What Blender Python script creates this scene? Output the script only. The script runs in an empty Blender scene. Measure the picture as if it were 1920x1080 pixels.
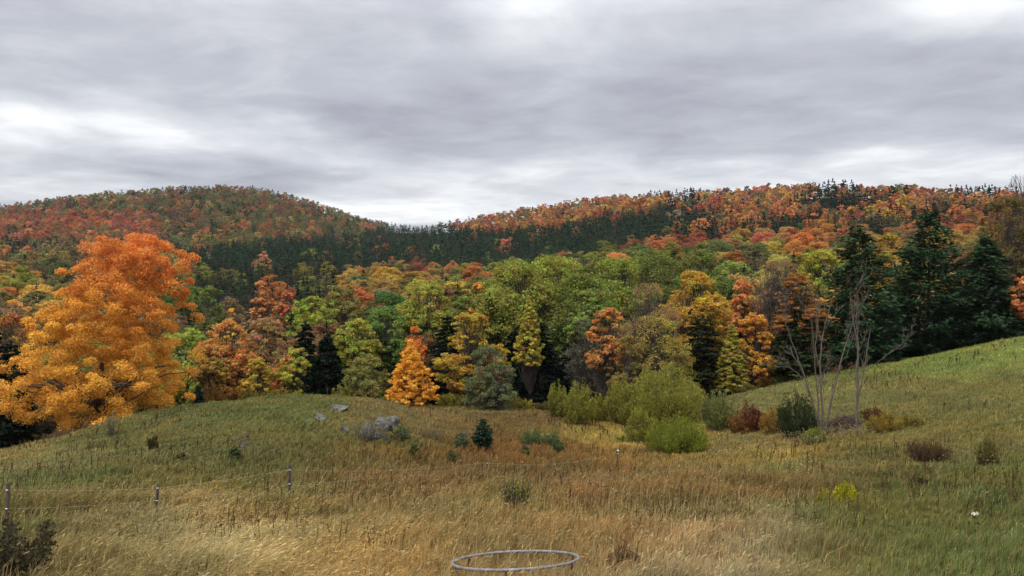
import bpy, math, random
import numpy as np
from math import radians, pi

SC = bpy.context.scene
COL = SC.collection
F = 1500.0            # focal length in pixels of a 1920 px wide frame
HOR = 500.0           # row of eye level in that frame
rng = np.random.default_rng(11)
random.seed(11)

# ------------------------------------------------------------------ camera
cam_d = bpy.data.cameras.new("camera")
cam = bpy.data.objects.new("camera", cam_d)
COL.objects.link(cam)
cam.location = (0, 0, 0)
cam.rotation_euler = (radians(90), 0, 0)
cam_d.sensor_width = 36.0
cam_d.lens = 36.0 * F / 1920.0
cam_d.shift_y = -(540 - HOR) / 1920.0
cam_d.clip_start = 0.1
cam_d.clip_end = 20000
SC.camera = cam

# ------------------------------------------------------------------ light
SUN_EL, SUN_AZ = radians(58), radians(215)     # azimuth clockwise from +Y (north)
SKY_STRENGTH = 0.10
SUN_STRENGTH = 1.5
sun_d = bpy.data.lights.new("sun", 'SUN')
sun_d.energy = SUN_STRENGTH
sun_d.angle = radians(14)
sun_d.color = (1.0, 0.95, 0.88)
sun = bpy.data.objects.new("sun", sun_d)
COL.objects.link(sun)
sun.rotation_euler = (radians(90) - SUN_EL, 0, pi - SUN_AZ)
SC.view_settings.view_transform = 'Standard'
SC.view_settings.look = 'None'
SC.view_settings.exposure = 0.45
SC.view_settings.gamma = 1.0
SC.render.engine = 'CYCLES'
SC.cycles.max_bounces = 6
SC.cycles.diffuse_bounces = 3
SC.cycles.transmission_bounces = 3
SC.cycles.use_denoising = True


class NT:
    """small helper for node trees"""
    def __init__(self, tree):
        self.t = tree
        self.n = tree.nodes
        self.l = tree.links

    def new(self, typ, **kw):
        nd = self.n.new(typ)
        for k, v in kw.items():
            setattr(nd, k, v)
        return nd

    def put(self, sock, v):
        if hasattr(v, 'links') or hasattr(v, 'is_linked'):
            self.l.new(v, sock)
        else:
            sock.default_value = v

    def m(self, op, a, b=None, c=None, clamp=False):
        nd = self.n.new('ShaderNodeMath')
        nd.operation = op
        nd.use_clamp = clamp
        self.put(nd.inputs[0], a)
        if b is not None:
            self.put(nd.inputs[1], b)
        if c is not None:
            self.put(nd.inputs[2], c)
        return nd.outputs[0]

    def noise(self, vec, scale, detail=4, rough=0.5, dist=0.0):
        nd = self.n.new('ShaderNodeTexNoise')
        self.l.new(vec, nd.inputs['Vector'])
        nd.inputs['Scale'].default_value = scale
        nd.inputs['Detail'].default_value = detail
        nd.inputs['Roughness'].default_value = rough
        nd.inputs['Distortion'].default_value = dist
        return nd

    def ramp(self, fac, stops):
        nd = self.n.new('ShaderNodeValToRGB')
        self.put(nd.inputs[0], fac)
        e = nd.color_ramp.elements
        while len(e) < len(stops):
            e.new(0.5)
        for i, (p, c) in enumerate(stops):
            e[i].position = p
            e[i].color = tuple(c) + (1,)
        return nd.outputs[0]

    def mix(self, fac, a, b, blend='MIX'):
        nd = self.n.new('ShaderNodeMix')
        nd.data_type = 'RGBA'
        nd.blend_type = blend
        self.put(nd.inputs[0], fac)
        self.put(nd.inputs[6], a if hasattr(a, 'is_linked') else tuple(a) + (1,))
        self.put(nd.inputs[7], b if hasattr(b, 'is_linked') else tuple(b) + (1,))
        return nd.outputs[2]


def lin(c):
    c = np.asarray(c, float) / 255.0
    return np.where(c <= 0.04045, c / 12.92, ((c + 0.055) / 1.055) ** 2.4)


# ------------------------------------------------------------------ world: NISHITA sky under a broken overcast
world = bpy.data.worlds.new("World")
SC.world = world
world.use_nodes = True
W = NT(world.node_tree)
W.n.clear()
tc = W.new('ShaderNodeTexCoord')
sep = W.new('ShaderNodeSeparateXYZ')
W.l.new(tc.outputs['Generated'], sep.inputs[0])
dx, dy, dz = sep.outputs
az = W.m('ARCTAN2', dx, dy)
hyp = W.m('SQRT', W.m('ADD', W.m('MULTIPLY', dx, dx), W.m('MULTIPLY', dy, dy)))
el = W.m('ARCTAN2', dz, hyp)
# cloud layer: directions projected on a flat layer overhead
zz = W.m('ADD', W.m('MAXIMUM', dz, 0.0), 0.10)
pl = W.new('ShaderNodeCombineXYZ')
W.l.new(W.m('DIVIDE', dx, zz), pl.inputs[0])
W.l.new(W.m('DIVIDE', dy, zz), pl.inputs[1])
pl.inputs[2].default_value = 3.7
big = W.noise(pl.outputs[0], 0.62, 5, 0.52, 0.35).outputs[0]
fin3 = W.noise(pl.outputs[0], 5.5, 6, 0.6, 0.3).outputs[0]
fine = W.noise(pl.outputs[0], 1.9, 6, 0.58, 0.5).outputs[0]
wob = W.noise(pl.outputs[0], 0.9, 4, 0.55, 0.2)
wsep = W.new('ShaderNodeSeparateColor')
W.l.new(wob.outputs['Color'], wsep.inputs[0])
az2 = W.m('ADD', az, W.m('MULTIPLY', W.m('SUBTRACT', wsep.outputs[0], 0.5), 0.26))
el2 = W.m('ADD', el, W.m('MULTIPLY', W.m('SUBTRACT', wsep.outputs[1], 0.5), 0.085))
# where the overcast thins or thickens: (px, py, half width, half height, strength)
CLOUDS = [(120, 222, 140, 26, .34), (300, 262, 120, 22, .35), (955, 20, 110, 42, .48), (1780, 35, 150, 38, .55),
          (960, 322, 260, 26, .36), (720, 400, 220, 28, .46), (1600, 288, 75, 12, .32), (1850, 305, 200, 40, .30),
          (40, 300, 160, 26, .22), (1250, 365, 300, 30, .30), (560, 222, 60, 14, .25), (100, 360, 220, 14, .3),
          (800, 225, 330, 52, -.30), (1500, 150, 420, 60, -.30), (230, 330, 300, 34, -.32), (1330, 240, 330, 42, -.22),
          (300, 120, 330, 50, -.10), (560, 345, 180, 26, -.15), (1100, 100, 260, 40, .12), (1880, 200, 140, 40, -.12)]
tot = None
for (px, py, hw, hh, st) in CLOUDS:
    a0 = math.atan((px - 960) / F)
    e0 = math.atan((HOR - py) / F * math.cos(a0))
    qa = W.m('DIVIDE', W.m('SUBTRACT', az2, a0), hw / F)
    qe = W.m('DIVIDE', W.m('SUBTRACT', el2, e0), hh / F)
    q = W.m('ADD', W.m('MULTIPLY', qa, qa), W.m('MULTIPLY', qe, qe))
    g = W.m('MULTIPLY', W.m('EXPONENT', W.m('MULTIPLY', q, -0.8)), st)
    tot = g if tot is None else W.m('ADD', tot, g)
b = W.m('ADD', W.m('MULTIPLY', W.m('SUBTRACT', big, 0.5), 0.85), W.m('MULTIPLY', W.m('SUBTRACT', fine, 0.5), 0.66))
b = W.m('ADD', b, W.m('MULTIPLY', W.m('SUBTRACT', fin3, 0.5), 0.20))
b = W.m('ADD', W.m('ADD', b, 0.60), W.m('MULTIPLY', tot, 0.72))
ccol = W.ramp(b, [(0.0, lin((130, 131, 141))), (0.30, lin((152, 153, 162))), (0.52, lin((173, 175, 182))),
                  (0.76, lin((200, 202, 206))), (1.0, lin((234, 235, 236)))])
sc_ = W.mix(1.0, ccol, (1.0 / SKY_STRENGTH,) * 3, 'MULTIPLY')
sc_.node.clamp_result = False
# overcast brightens overhead; extra boost above the view added to raise ambient light
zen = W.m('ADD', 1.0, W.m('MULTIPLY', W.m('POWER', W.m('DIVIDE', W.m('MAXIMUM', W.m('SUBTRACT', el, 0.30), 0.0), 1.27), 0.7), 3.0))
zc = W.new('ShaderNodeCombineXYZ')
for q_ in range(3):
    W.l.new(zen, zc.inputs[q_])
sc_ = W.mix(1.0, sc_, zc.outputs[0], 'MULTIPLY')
sky_t = W.new('ShaderNodeTexSky')
sky_t.sky_type = 'NISHITA'
sky_t.sun_disc = False
sky_t.sun_elevation = SUN_EL
sky_t.sun_rotation = SUN_AZ
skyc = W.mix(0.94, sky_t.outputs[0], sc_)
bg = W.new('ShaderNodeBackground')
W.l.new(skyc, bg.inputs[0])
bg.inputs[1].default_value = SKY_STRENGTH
wo = W.new('ShaderNodeOutputWorld')
W.l.new(bg.outputs[0], wo.inputs[0])

# ------------------------------------------------------------------ numpy helpers


def hash2(ix, iy, seed):
    n = (ix.astype(np.int64) * 374761393 + iy.astype(np.int64) * 668265263 + seed * 974711) & 0x7fffffff
    n = ((n ^ (n >> 13)) * 1274126177) & 0x7fffffff
    n = n ^ (n >> 16)
    return (n & 0xffff) / 65535.0


def vnoise(x, y, seed=0):
    ix, iy = np.floor(x), np.floor(y)
    fx, fy = x - ix, y - iy
    fx = fx * fx * (3 - 2 * fx)
    fy = fy * fy * (3 - 2 * fy)
    a = hash2(ix, iy, seed); b_ = hash2(ix + 1, iy, seed)
    c = hash2(ix, iy + 1, seed); d = hash2(ix + 1, iy + 1, seed)
    return (a * (1 - fx) + b_ * fx) * (1 - fy) + (c * (1 - fx) + d * fx) * fy


def fbm(x, y, seed=0, o=3):
    s, a, t = 0, 1.0, 0
    for i in range(o):
        s = s + a * vnoise(x * 2 ** i, y * 2 ** i, seed + i * 7)
        t += a
        a *= 0.5
    return s / t


def unit(v):
    return v / np.maximum(np.linalg.norm(v, axis=-1, keepdims=True), 1e-9)


def rsphere(r, n):
    return unit(r.normal(size=(n, 3)))


class Geo:
    """collects vertices, faces (as quads or triangles) and a colour per vertex"""
    def __init__(self):
        self.v, self.q, self.t, self.c, self.n = [], [], [], [], 0
        self.qm, self.tm = [], []

    def add(self, V, Q=None, T=None, C=None, mat=0):
        V = np.asarray(V, float).reshape(-1, 3)
        if Q is not None and len(Q):
            Q = np.asarray(Q, np.int64) + self.n
            self.q.append(Q); self.qm.append(np.full(len(Q), mat))
        if T is not None and len(T):
            T = np.asarray(T, np.int64) + self.n
            self.t.append(T); self.tm.append(np.full(len(T), mat))
        if C is None:
            C = np.ones((len(V), 3))
        C = np.asarray(C, float)
        if C.ndim == 1:
            C = np.tile(C, (len(V), 1))
        self.v.append(V); self.c.append(C)
        self.n += len(V)

    def arrays(self):
        V = np.concatenate(self.v); C = np.concatenate(self.c)
        Q = np.concatenate(self.q) if self.q else np.zeros((0, 4), np.int64)
        T = np.concatenate(self.t) if self.t else np.zeros((0, 3), np.int64)
        return V, Q, T, C

    def mesh(self, name, mats, smooth=False):
        V, Q, T, C = self.arrays()
        me = bpy.data.meshes.new(name)
        me.vertices.add(len(V))
        me.vertices.foreach_set('co', V.astype(np.float32).ravel())
        loops = np.concatenate([Q.ravel(), T.ravel()]).astype(np.int32)
        me.loops.add(len(loops))
        me.loops.foreach_set('vertex_index', loops)
        nq, nt = len(Q), len(T)
        me.polygons.add(nq + nt)
        st = np.concatenate([np.arange(nq) * 4, nq * 4 + np.arange(nt) * 3]).astype(np.int32)
        me.polygons.foreach_set('loop_start', st)
        mi = np.concatenate((self.qm or [np.zeros(0)]) + (self.tm or [np.zeros(0)])).astype(np.int32)
        for m_ in mats:
            me.materials.append(m_)
        me.polygons.foreach_set('material_index', mi)
        if smooth:
            me.polygons.foreach_set('use_smooth', np.ones(nq + nt, bool))
        at = me.color_attributes.new('col', 'FLOAT_COLOR', 'POINT')
        at.data.foreach_set('color', np.hstack([C, np.ones((len(C), 1))]).astype(np.float32).ravel())
        me.update(calc_edges=True)
        me.validate()
        return me


def cards(g, P, N, size, r, C, aspect=0.75, mat=0):
    """leaf-sized diamonds at P facing N"""
    n = len(P)
    t = unit(np.cross(N, rsphere(r, n)))
    bt = np.cross(N, t)
    s = (size * r.uniform(0.6, 1.35, n))[:, None]
    fold = N * s * r.uniform(-0.35, 0.35, n)[:, None]
    V = np.stack([P - t * s + fold, P - bt * s * aspect, P + t * s + fold, P + bt * s * aspect], 1).reshape(-1, 3)
    Q = np.arange(n * 4).reshape(n, 4)
    g.add(V, Q=Q, C=np.repeat(C, 4, axis=0), mat=mat)


def sprays(g, P, T, N, L, Wd, C, mat=0):
    """elongated diamonds with long axis T"""
    n = len(P)
    bt = unit(np.cross(N, T))
    L = np.broadcast_to(np.asarray(L, float), (n,))[:, None]
    Wd = np.broadcast_to(np.asarray(Wd, float), (n,))[:, None]
    V = np.stack([P - T * L * .5, P - bt * Wd * .5 + T * L * .1, P + T * L * .5, P + bt * Wd * .5 + T * L * .1], 1).reshape(-1, 3)
    g.add(V, Q=np.arange(n * 4).reshape(n, 4), C=np.repeat(C, 4, axis=0), mat=mat)


def tube(g, pts, rad, C=(1, 1, 1), k=5, mat=0, cap=False):
    pts = np.asarray(pts, float)
    n = len(pts)
    rad = np.broadcast_to(np.asarray(rad, float), (n,))
    d = np.gradient(pts, axis=0)
    d = unit(d)
    ref = np.where(np.abs(d[:, 2:3]) > 0.9, np.array([[1., 0, 0]]), np.array([[0, 0, 1.]]))
    a = unit(np.cross(d, ref)); b_ = np.cross(d, a)
    th = np.arange(k) / k * 2 * pi
    V = pts[:, None, :] + rad[:, None, None] * (np.cos(th)[None, :, None] * a[:, None, :] + np.sin(th)[None, :, None] * b_[:, None, :])
    V = V.reshape(-1, 3)
    i = np.arange(n - 1)[:, None] * k; j = np.arange(k)[None, :]; j2 = (j + 1) % k
    Q = np.stack([i + j, i + j2, i + k + j2, i + k + j], -1).reshape(-1, 4)
    Tt = None
    if cap:
        V = np.vstack([V, pts[-1], pts[0]])
        jj = np.arange(k)
        Tt = np.vstack([np.stack([(n - 1) * k + jj, (n - 1) * k + (jj + 1) % k, np.full(k, n * k)], -1),
                        np.stack([(jj + 1) % k, jj, np.full(k, n * k + 1)], -1)])
    g.add(V, Q=Q, T=Tt, C=np.asarray(C, float), mat=mat)


def bend(p0, p1, r, sag=0.1, n=6, up=0.0):
    """a wandering line from p0 to p1"""
    p0, p1 = np.asarray(p0, float), np.asarray(p1, float)
    t = np.linspace(0, 1, n)[:, None]
    L = np.linalg.norm(p1 - p0)
    pts = p0 + (p1 - p0) * t
    off = r.normal(size=3) * L * sag
    pts = pts + np.sin(t * pi) * off + np.sin(t * 2 * pi) * r.normal(size=3) * L * sag * .4
    pts[:, 2] += (np.sin(t * pi) * up * L)[:, 0]
    return pts


# ------------------------------------------------------------------ materials
def mat_new(name):
    m_ = bpy.data.materials.new(name)
    m_.use_nodes = True
    n = NT(m_.node_tree)
    n.n.clear()
    out = n.new('ShaderNodeOutputMaterial')
    return m_, n, out


def leaf_material(name, transl=0.3, rough_noise=3.0):
    m_, n, out = mat_new(name)
    at = n.new('ShaderNodeAttribute'); at.attribute_name = 'col'
    oi = n.new('ShaderNodeObjectInfo')
    c = n.mix(1.0, at.outputs['Color'], oi.outputs['Color'], 'MULTIPLY')
    d = n.new('ShaderNodeBsdfDiffuse'); n.l.new(c, d.inputs[0])
    t = n.new('ShaderNodeBsdfTranslucent'); n.l.new(c, t.inputs[0])
    mx = n.new('ShaderNodeMixShader'); mx.inputs[0].default_value = transl
    n.l.new(d.outputs[0], mx.inputs[1]); n.l.new(t.outputs[0], mx.inputs[2])
    n.l.new(mx.outputs[0], out.inputs[0])
    return m_


M_LEAF = leaf_material('leaf', 0.34)
M_NEEDLE = leaf_material('needle', 0.12)
M_BLADE = leaf_material('grass_blade', 0.25)


def bark_material(name, c0, c1, scale=6):
    m_, n, out = mat_new(name)
    t = n.new('ShaderNodeTexCoord')
    mp = n.new('ShaderNodeMapping'); mp.inputs['Scale'].default_value = (1, 1, .25)
    n.l.new(t.outputs['Object'], mp.inputs[0])
    nz = n.noise(mp.outputs[0], scale, 6, .65)
    c = n.ramp(nz.outputs[0], [(0.3, c0), (0.7, c1)])
    bs = n.new('ShaderNodeBsdfPrincipled')
    n.l.new(c, bs.inputs['Base Color']); bs.inputs['Roughness'].default_value = .9
    bp = n.new('ShaderNodeBump'); bp.inputs['Strength'].default_value = .6
    n.l.new(nz.outputs[0], bp.inputs['Height']); n.l.new(bp.outputs[0], bs.inputs['Normal'])
    n.l.new(bs.outputs[0], out.inputs[0])
    return m_


M_BARK = bark_material('bark', lin((38, 32, 28)), lin((92, 82, 72)))
M_BARKP = bark_material('pine_bark', lin((34, 28, 25)), lin((70, 60, 54)))
M_DEAD = bark_material('dead_wood', lin((60, 54, 47)), lin((118, 108, 97)), 9)
M_POST = bark_material('post_wood', lin((42, 36, 32)), lin((98, 86, 74)), 14)

# ------------------------------------------------------------------ terrain
# ground control points: depth -> (column px, row py of the bare ground in a 1920x1080 view)
CP = {
    1.5: [(-400, 2200), (960, 2200), (2320, 2200)],
    5: [(-400, 1330), (960, 1330), (2320, 1330)],
    14: [(-400, 1085), (0, 1085), (540, 1092), (960, 1104), (1540, 1080), (1920, 1055), (2320, 1030)],
    20: [(-400, 1010), (0, 1008), (540, 1012), (960, 1010), (1540, 987), (1920, 962), (2320, 930)],
    28: [(-400, 960), (0, 950), (540, 945), (960, 942), (1250, 938), (1540, 920), (1920, 892), (2320, 860)],
    40: [(-400, 910), (0, 888), (250, 870), (540, 866), (700, 880), (960, 893), (1250, 895), (1540, 876), (1920, 838), (2320, 790)],
    50: [(-400, 890), (0, 862), (250, 822), (540, 800), (700, 815), (960, 860), (1250, 872), (1540, 846), (1920, 786), (2320, 730)],
    60: [(-400, 890), (0, 848), (250, 790), (540, 760), (700, 776), (830, 815), (960, 832), (1250, 852), (1450, 838), (1540, 822), (1920, 735), (2320, 680)],
    68: [(-400, 900), (0, 850), (250, 780), (540, 747), (700, 752), (830, 790), (960, 806), (1250, 832), (1540, 795), (1750, 738), (1920, 697), (2320, 650)],
    80: [(-400, 910), (0, 868), (250, 800), (540, 760), (700, 755), (830, 768), (960, 778), (1250, 800), (1400, 762), (1540, 738), (1750, 688), (1920, 648), (2320, 600)],
    90: [(-400, 910), (0, 880), (250, 825), (540, 785), (770, 765), (960, 768), (1250, 775), (1380, 742), (1540, 707), (1650, 685), (1800, 655), (1920, 631), (2320, 570)],
    110: [(-400, 880), (0, 862), (540, 800), (960, 768), (1250, 768), (1540, 715), (1750, 680), (1920, 648), (2320, 590)],
    150: [(-400, 790), (0, 780), (540, 760), (960, 735), (1540, 700), (1920, 645), (2320, 590)],
    250: [(-400, 645), (0, 650), (540, 656), (960, 636), (1540, 585), (1920, 550), (2320, 520)],
    400: [(-400, 552), (0, 562), (540, 584), (960, 564), (1250, 528), (1540, 492), (1920, 475), (2320, 460)],
    600: [(-400, 505), (0, 515), (540, 515), (960, 497), (1250, 465), (1540, 428), (1920, 410), (2320, 410)],
    800: [(-400, 470), (0, 472), (380, 470), (740, 485), (960, 460), (1250, 405), (1540, 374), (1920, 383), (2320, 390)],
    1000: [(-400, 445), (0, 440), (380, 425), (600, 446), (740, 468), (820, 445), (960, 418), (1100, 394), (1250, 384), (1540, 384), (1920, 395), (2320, 400)],
    1300: [(-400, 420), (0, 402), (200, 377), (380, 364), (500, 371), (600, 396), (740, 443), (800, 447), (960, 430), (1250, 405), (1920, 410), (2320, 415)],
    1700: [(-400, 435), (0, 428), (380, 415), (740, 439), (800, 438), (960, 440), (1540, 430), (1920, 430), (2320, 435)],
    2500: [(-400, 455), (380, 450), (960, 455), (2320, 455)],
    6000: [(-400, 485), (960, 485), (2320, 485)],
}
_k, _v = [], []
for d_, row in CP.items():
    for (px, py) in row:
        _k.append(((px - 960) / F * 1.9, math.log(d_)))
        _v.append((HOR - py) / F)
_k, _v = np.array(_k), np.array(_v)


def _phi(r2):
    return 0.5 * r2 * np.log(np.maximum(r2, 1e-12))


_n = len(_k)
_A = np.zeros((_n + 3, _n + 3))
_A[:_n, :_n] = _phi(((_k[:, None, :] - _k[None, :, :]) ** 2).sum(-1)) + np.eye(_n) * 0.0006
_A[:_n, _n:] = np.c_[np.ones(_n), _k]
_A[_n:, :_n] = _A[:_n, _n:].T
_w = np.linalg.solve(_A, np.r_[_v, 0, 0, 0])


def slope_at(u, d):
    u = np.atleast_1d(np.asarray(u, float)); d = np.atleast_1d(np.asarray(d, float))
    out = np.empty(u.shape)
    uf, df, of = u.ravel(), d.ravel(), out.ravel()
    for i in range(0, len(uf), 60000):
        X = np.c_[uf[i:i + 60000] * 1.9, np.log(np.clip(df[i:i + 60000], 1.5, 6000))]
        r2 = ((X[:, None, :] - _k[None, :, :]) ** 2).sum(-1)
        of[i:i + 60000] = _phi(r2) @ _w[:_n] + _w[_n] + X @ _w[_n + 1:]
    return of.reshape(u.shape)


def height(x, y):
    """ground height at world x, y"""
    x = np.atleast_1d(np.asarray(x, float)); y = np.atleast_1d(np.asarray(y, float))
    r_ = np.hypot(x, y)
    th = np.arctan2(x, y)
    lim = radians(42)
    ta = np.clip(th, -lim, lim)
    over = np.clip((np.abs(th) - lim) / (pi - lim), 0, 1)
    u = np.tan(ta) * (1 - over * over * (3 - 2 * over))
    d = np.maximum(r_ * np.cos(ta), 1.5)
    h = slope_at(u, d) * d
    near = np.clip((130 - r_) / 40, 0, 1) * np.clip(r_ / 8, 0, 1)
    h = h + near * ((fbm(x / 5.0, y / 5.0, 3) - .5) * 0.75 + (vnoise(x / 1.1, y / 1.1, 9) - .5) * 0.20)
    far = np.clip((r_ - 250) / 200, 0, 1)
    h = h + far * (fbm(x / 90, y / 90, 21) - .5) * 10
    return h


def at(px, d):
    """the ground under column px at depth d"""
    x = (px - 960) / F * d
    return np.array([x, d, height(x, d)[0]])


def row_z(py, d):
    return (HOR - py) / F * d


def pix(P):
    P = np.atleast_2d(P)
    return 960 + P[:, 0] / P[:, 1] * F, HOR - P[:, 2] / P[:, 1] * F


# colours of the sward: (px, py, radius x, radius y, colour)
SWARD = [
    (60, 905, 120, 22, (92, 104, 50)), (40, 860, 220, 24, (128, 117, 72)), (200, 950, 150, 30, (112, 92, 44)),
    (60, 1000, 80, 40, (84, 88, 44)), (300, 800, 200, 34, (104, 100, 58)), (500, 778, 90, 22, (94, 98, 54)),
    (480, 830, 180, 32, (98, 95, 52)), (300, 880, 200, 24, (104, 98, 48)), (560, 880, 150, 20, (96, 92, 46)),
    (420, 930, 150, 18, (100, 98, 44)), (560, 965, 100, 14, (90, 92, 40)), (380, 1010, 170, 50, (176, 150, 98)), (620, 1010, 180, 44, (158, 127, 66)),
    (200, 1040, 140, 50, (136, 110, 58)), (700, 940, 150, 34, (124, 98, 50)), (740, 870, 160, 26, (112, 90, 46)),
    (900, 905, 180, 26, (114, 82, 44)), (1000, 850, 180, 26, (108, 78, 42)), (640, 850, 80, 20, (102, 92, 50)), (800, 790, 120, 22, (116, 100, 62)),
    (960, 800, 120, 16, (100, 78, 46)), (960, 935, 50, 20, (108, 106, 40)), (900, 1000, 260, 44, (134, 110, 62)),
    (1150, 960, 180, 18, (104, 94, 44)), (1150, 1010, 200, 34, (126, 104, 60)), (1100, 920, 120, 26, (120, 92, 50)), (1370, 1035, 150, 46, (164, 138, 98)),
    (1150, 1060, 140, 30, (134, 110, 70)), (1130, 815, 110, 16, (152, 132, 62)), (1250, 880, 160, 24, (124, 100, 52)), (1400, 850, 160, 20, (132, 114, 60)),
    (1480, 868, 80, 12, (128, 122, 58)), (1450, 910, 170, 20, (122, 92, 46)), (1500, 955, 160, 18, (98, 96, 44)), (1350, 940, 120, 24, (112, 88, 46)),
    (1640, 880, 140, 24, (100, 90, 46)), (1750, 970, 180, 34, (92, 93, 46)), (1640, 1000, 100, 34, (90, 90, 44)), (1800, 1050, 180, 40, (96, 100, 50)),
    (1850, 900, 130, 30, (92, 96, 46)), (1560, 1050, 90, 40, (112, 100, 54)), (1800, 820, 200, 34, (106, 98, 52)), (1650, 840, 120, 22, (108, 96, 50)),
    (1750, 750, 240, 30, (104, 98, 56)), (1560, 765, 120, 20, (110, 104, 60)), (1700, 690, 160, 14, (112, 118, 58)), (1880, 660, 120, 18, (112, 120, 58)), (1480, 732, 120, 10, (118, 116, 70)),
    (1900, 760, 120, 30, (108, 104, 56)),
]
_sw = np.array([s[:4] for s in SWARD], float)
_sc = np.array([lin(s[4]) for s in SWARD]) * np.array([1.05, 1.08, 1.00])
_sc = _sc * .86 + .14 * _sc.mean(1, keepdims=True)
LITTER = lin((62, 48, 36))


def sward_colour(x, y, z):
    px, py = 960 + x / y * F, HOR - z / y * F
    px = px + (fbm(x / 3.0, y / 5.0, 31) - .5) * 150
    py = py + (fbm(x / 2.5, y / 5.0, 47) - .5) * 46
    out = np.empty((len(px), 3))
    for i in range(0, len(px), 100000):
        s = slice(i, i + 100000)
        q = ((px[s, None] - _sw[None, :, 0]) / _sw[None, :, 2]) ** 2 + ((py[s, None] - _sw[None, :, 1]) / _sw[None, :, 3]) ** 2
        w = np.exp(-q * 0.9) + 1e-7 / (1 + q)
        out[s] = (w @ _sc) / w.sum(1, keepdims=True)
    return out


# far edge of the open meadow: column -> depth
TL_PX = [-500, 0, 120, 300, 450, 620, 720, 830, 960, 1100, 1250, 1380, 1500, 1920, 2500]
TL_D = [62, 63, 66, 72, 76, 78, 82, 88, 93, 93, 95, 93, 95, 97, 97]


def meadow_end(px):
    return np.interp(px, TL_PX, TL_D)


def ground_mesh():
    th = np.concatenate([np.linspace(-pi, -radians(40), 90)[:-1], np.linspace(-radians(40), radians(40), 640), np.linspace(radians(40), pi, 90)[1:-1]])
    rr = np.concatenate([[0.35, 0.8], np.geomspace(1.4, 2600, 450)])
    T, R = np.meshgrid(th, rr)
    x, y = (R * np.sin(T)).ravel(), (R * np.cos(T)).ravel()
    z = height(x, y)
    nt, nr = len(th), len(rr)
    i = np.arange(nr - 1)[:, None] * nt; j = np.arange(nt)[None, :]; j2 = (j + 1) % nt
    Q = np.stack([i + j, i + j2, i + nt + j2, i + nt + j], -1).reshape(-1, 4)
    C = np.tile(LITTER, (len(x), 1))
    ok = (y > 1) & (np.abs(x) < y * 1.2)
    d = np.maximum(y, 1.5)
    sw = sward_colour(x, d, z)
    me_ = meadow_end(960 + x / d * F)
    f = np.clip((me_ + 2 - np.hypot(x, y) * np.cos(np.arctan2(x, d))) / 3.0, 0, 1)[:, None] * ok[:, None]
    f = np.where(~ok[:, None] & (np.hypot(x, y) < 60)[:, None], 1.0, f)
    base = np.where(ok[:, None], sw, lin((104, 96, 50)))
    C = C * (1 - f) + base * 0.75 * f
    g = Geo()
    V = np.c_[x, y, z]
    g.add(V, Q=Q, C=C)
    c0 = np.array([[0, 0, height(0, 0.35)[0]]])
    jj = np.arange(nt)
    Vc = np.vstack([V[:nt], c0])
    g.add(Vc, T=np.stack([jj, np.full(nt, nt), (jj + 1) % nt], -1), C=np.vstack([C[:nt], C[:1]]))
    m_, n, out = mat_new('meadow_soil')
    a_ = n.new('ShaderNodeAttribute'); a_.attribute_name = 'col'
    t = n.new('ShaderNodeTexCoord')
    nz = n.noise(t.outputs['Object'], 2.2, 8, .7).outputs[0]
    nz2 = n.noise(t.outputs['Object'], 14, 4, .7).outputs[0]
    fac = n.m('ADD', n.m('MULTIPLY', nz, .9), n.m('MULTIPLY', nz2, .7))
    v = n.ramp(fac, [(0.45, (.5, .5, .48)), (1.1, (1.3, 1.28, 1.2))])
    c = n.mix(1.0, a_.outputs['Color'], v, 'MULTIPLY')
    bs = n.new('ShaderNodeBsdfDiffuse'); n.l.new(c, bs.inputs[0])
    bp = n.new('ShaderNodeBump'); bp.inputs['Strength'].default_value = .8; bp.inputs['Distance'].default_value = .15
    n.l.new(fac, bp.inputs['Height']); n.l.new(bp.outputs[0], bs.inputs['Normal'])
    n.l.new(bs.outputs[0], out.inputs[0])
    o = bpy.data.objects.new('ground', g.mesh('ground', [m_], True))
    o['kind'] = 'structure'
    o['label'] = 'rolling valley ground of meadow, pasture and wooded hills'
    COL.objects.link(o)


ground_mesh()


# ------------------------------------------------------------------ scene objects
def obj(name, me, parent=None):
    o = bpy.data.objects.new(name, me)
    COL.objects.link(o)
    if parent is not None:
        o.parent = parent
    return o


def thing(name, label, cat, loc, rotz=0.0, group=None):
    o = bpy.data.objects.new(name, None)
    COL.objects.link(o)
    o.empty_display_size = .3
    o.location = loc
    o.rotation_euler = (0, 0, rotz)
    o['label'] = label
    o['category'] = cat
    if group:
        o['group'] = group
    return o


def tag(o, label, cat, group=None, kind=None):
    o['label'] = label
    if cat:
        o['category'] = cat
    if group:
        o['group'] = group
    if kind:
        o['kind'] = kind
    return o


PROF = {
    'round': [(0, .25), (.1, .62), (.3, .92), (.5, 1), (.7, .9), (.86, .62), (1, .15)],
    'low': [(0, .55), (.15, .85), (.35, 1), (.6, .93), (.8, .7), (1, .2)],
    'cone': [(0, .85), (.08, 1), (.3, .86), (.55, .62), (.8, .32), (1, .04)],
    'egg': [(0, .45), (.2, .92), (.4, 1), (.65, .78), (.85, .45), (1, .08)],
    'vase': [(0, .15), (.2, .4), (.45, .75), (.7, 1), (.88, .8), (1, .3)],
    'maple': [(0, .8), (.08, .98), (.22, 1), (.38, .9), (.55, .82), (.68, .68), (.78, .62), (.9, .57), (.96, .44), (1, .25)],
    'column': [(0, .55), (.2, 1), (.5, 1), (.8, .75), (1, .2)],
}


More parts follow.
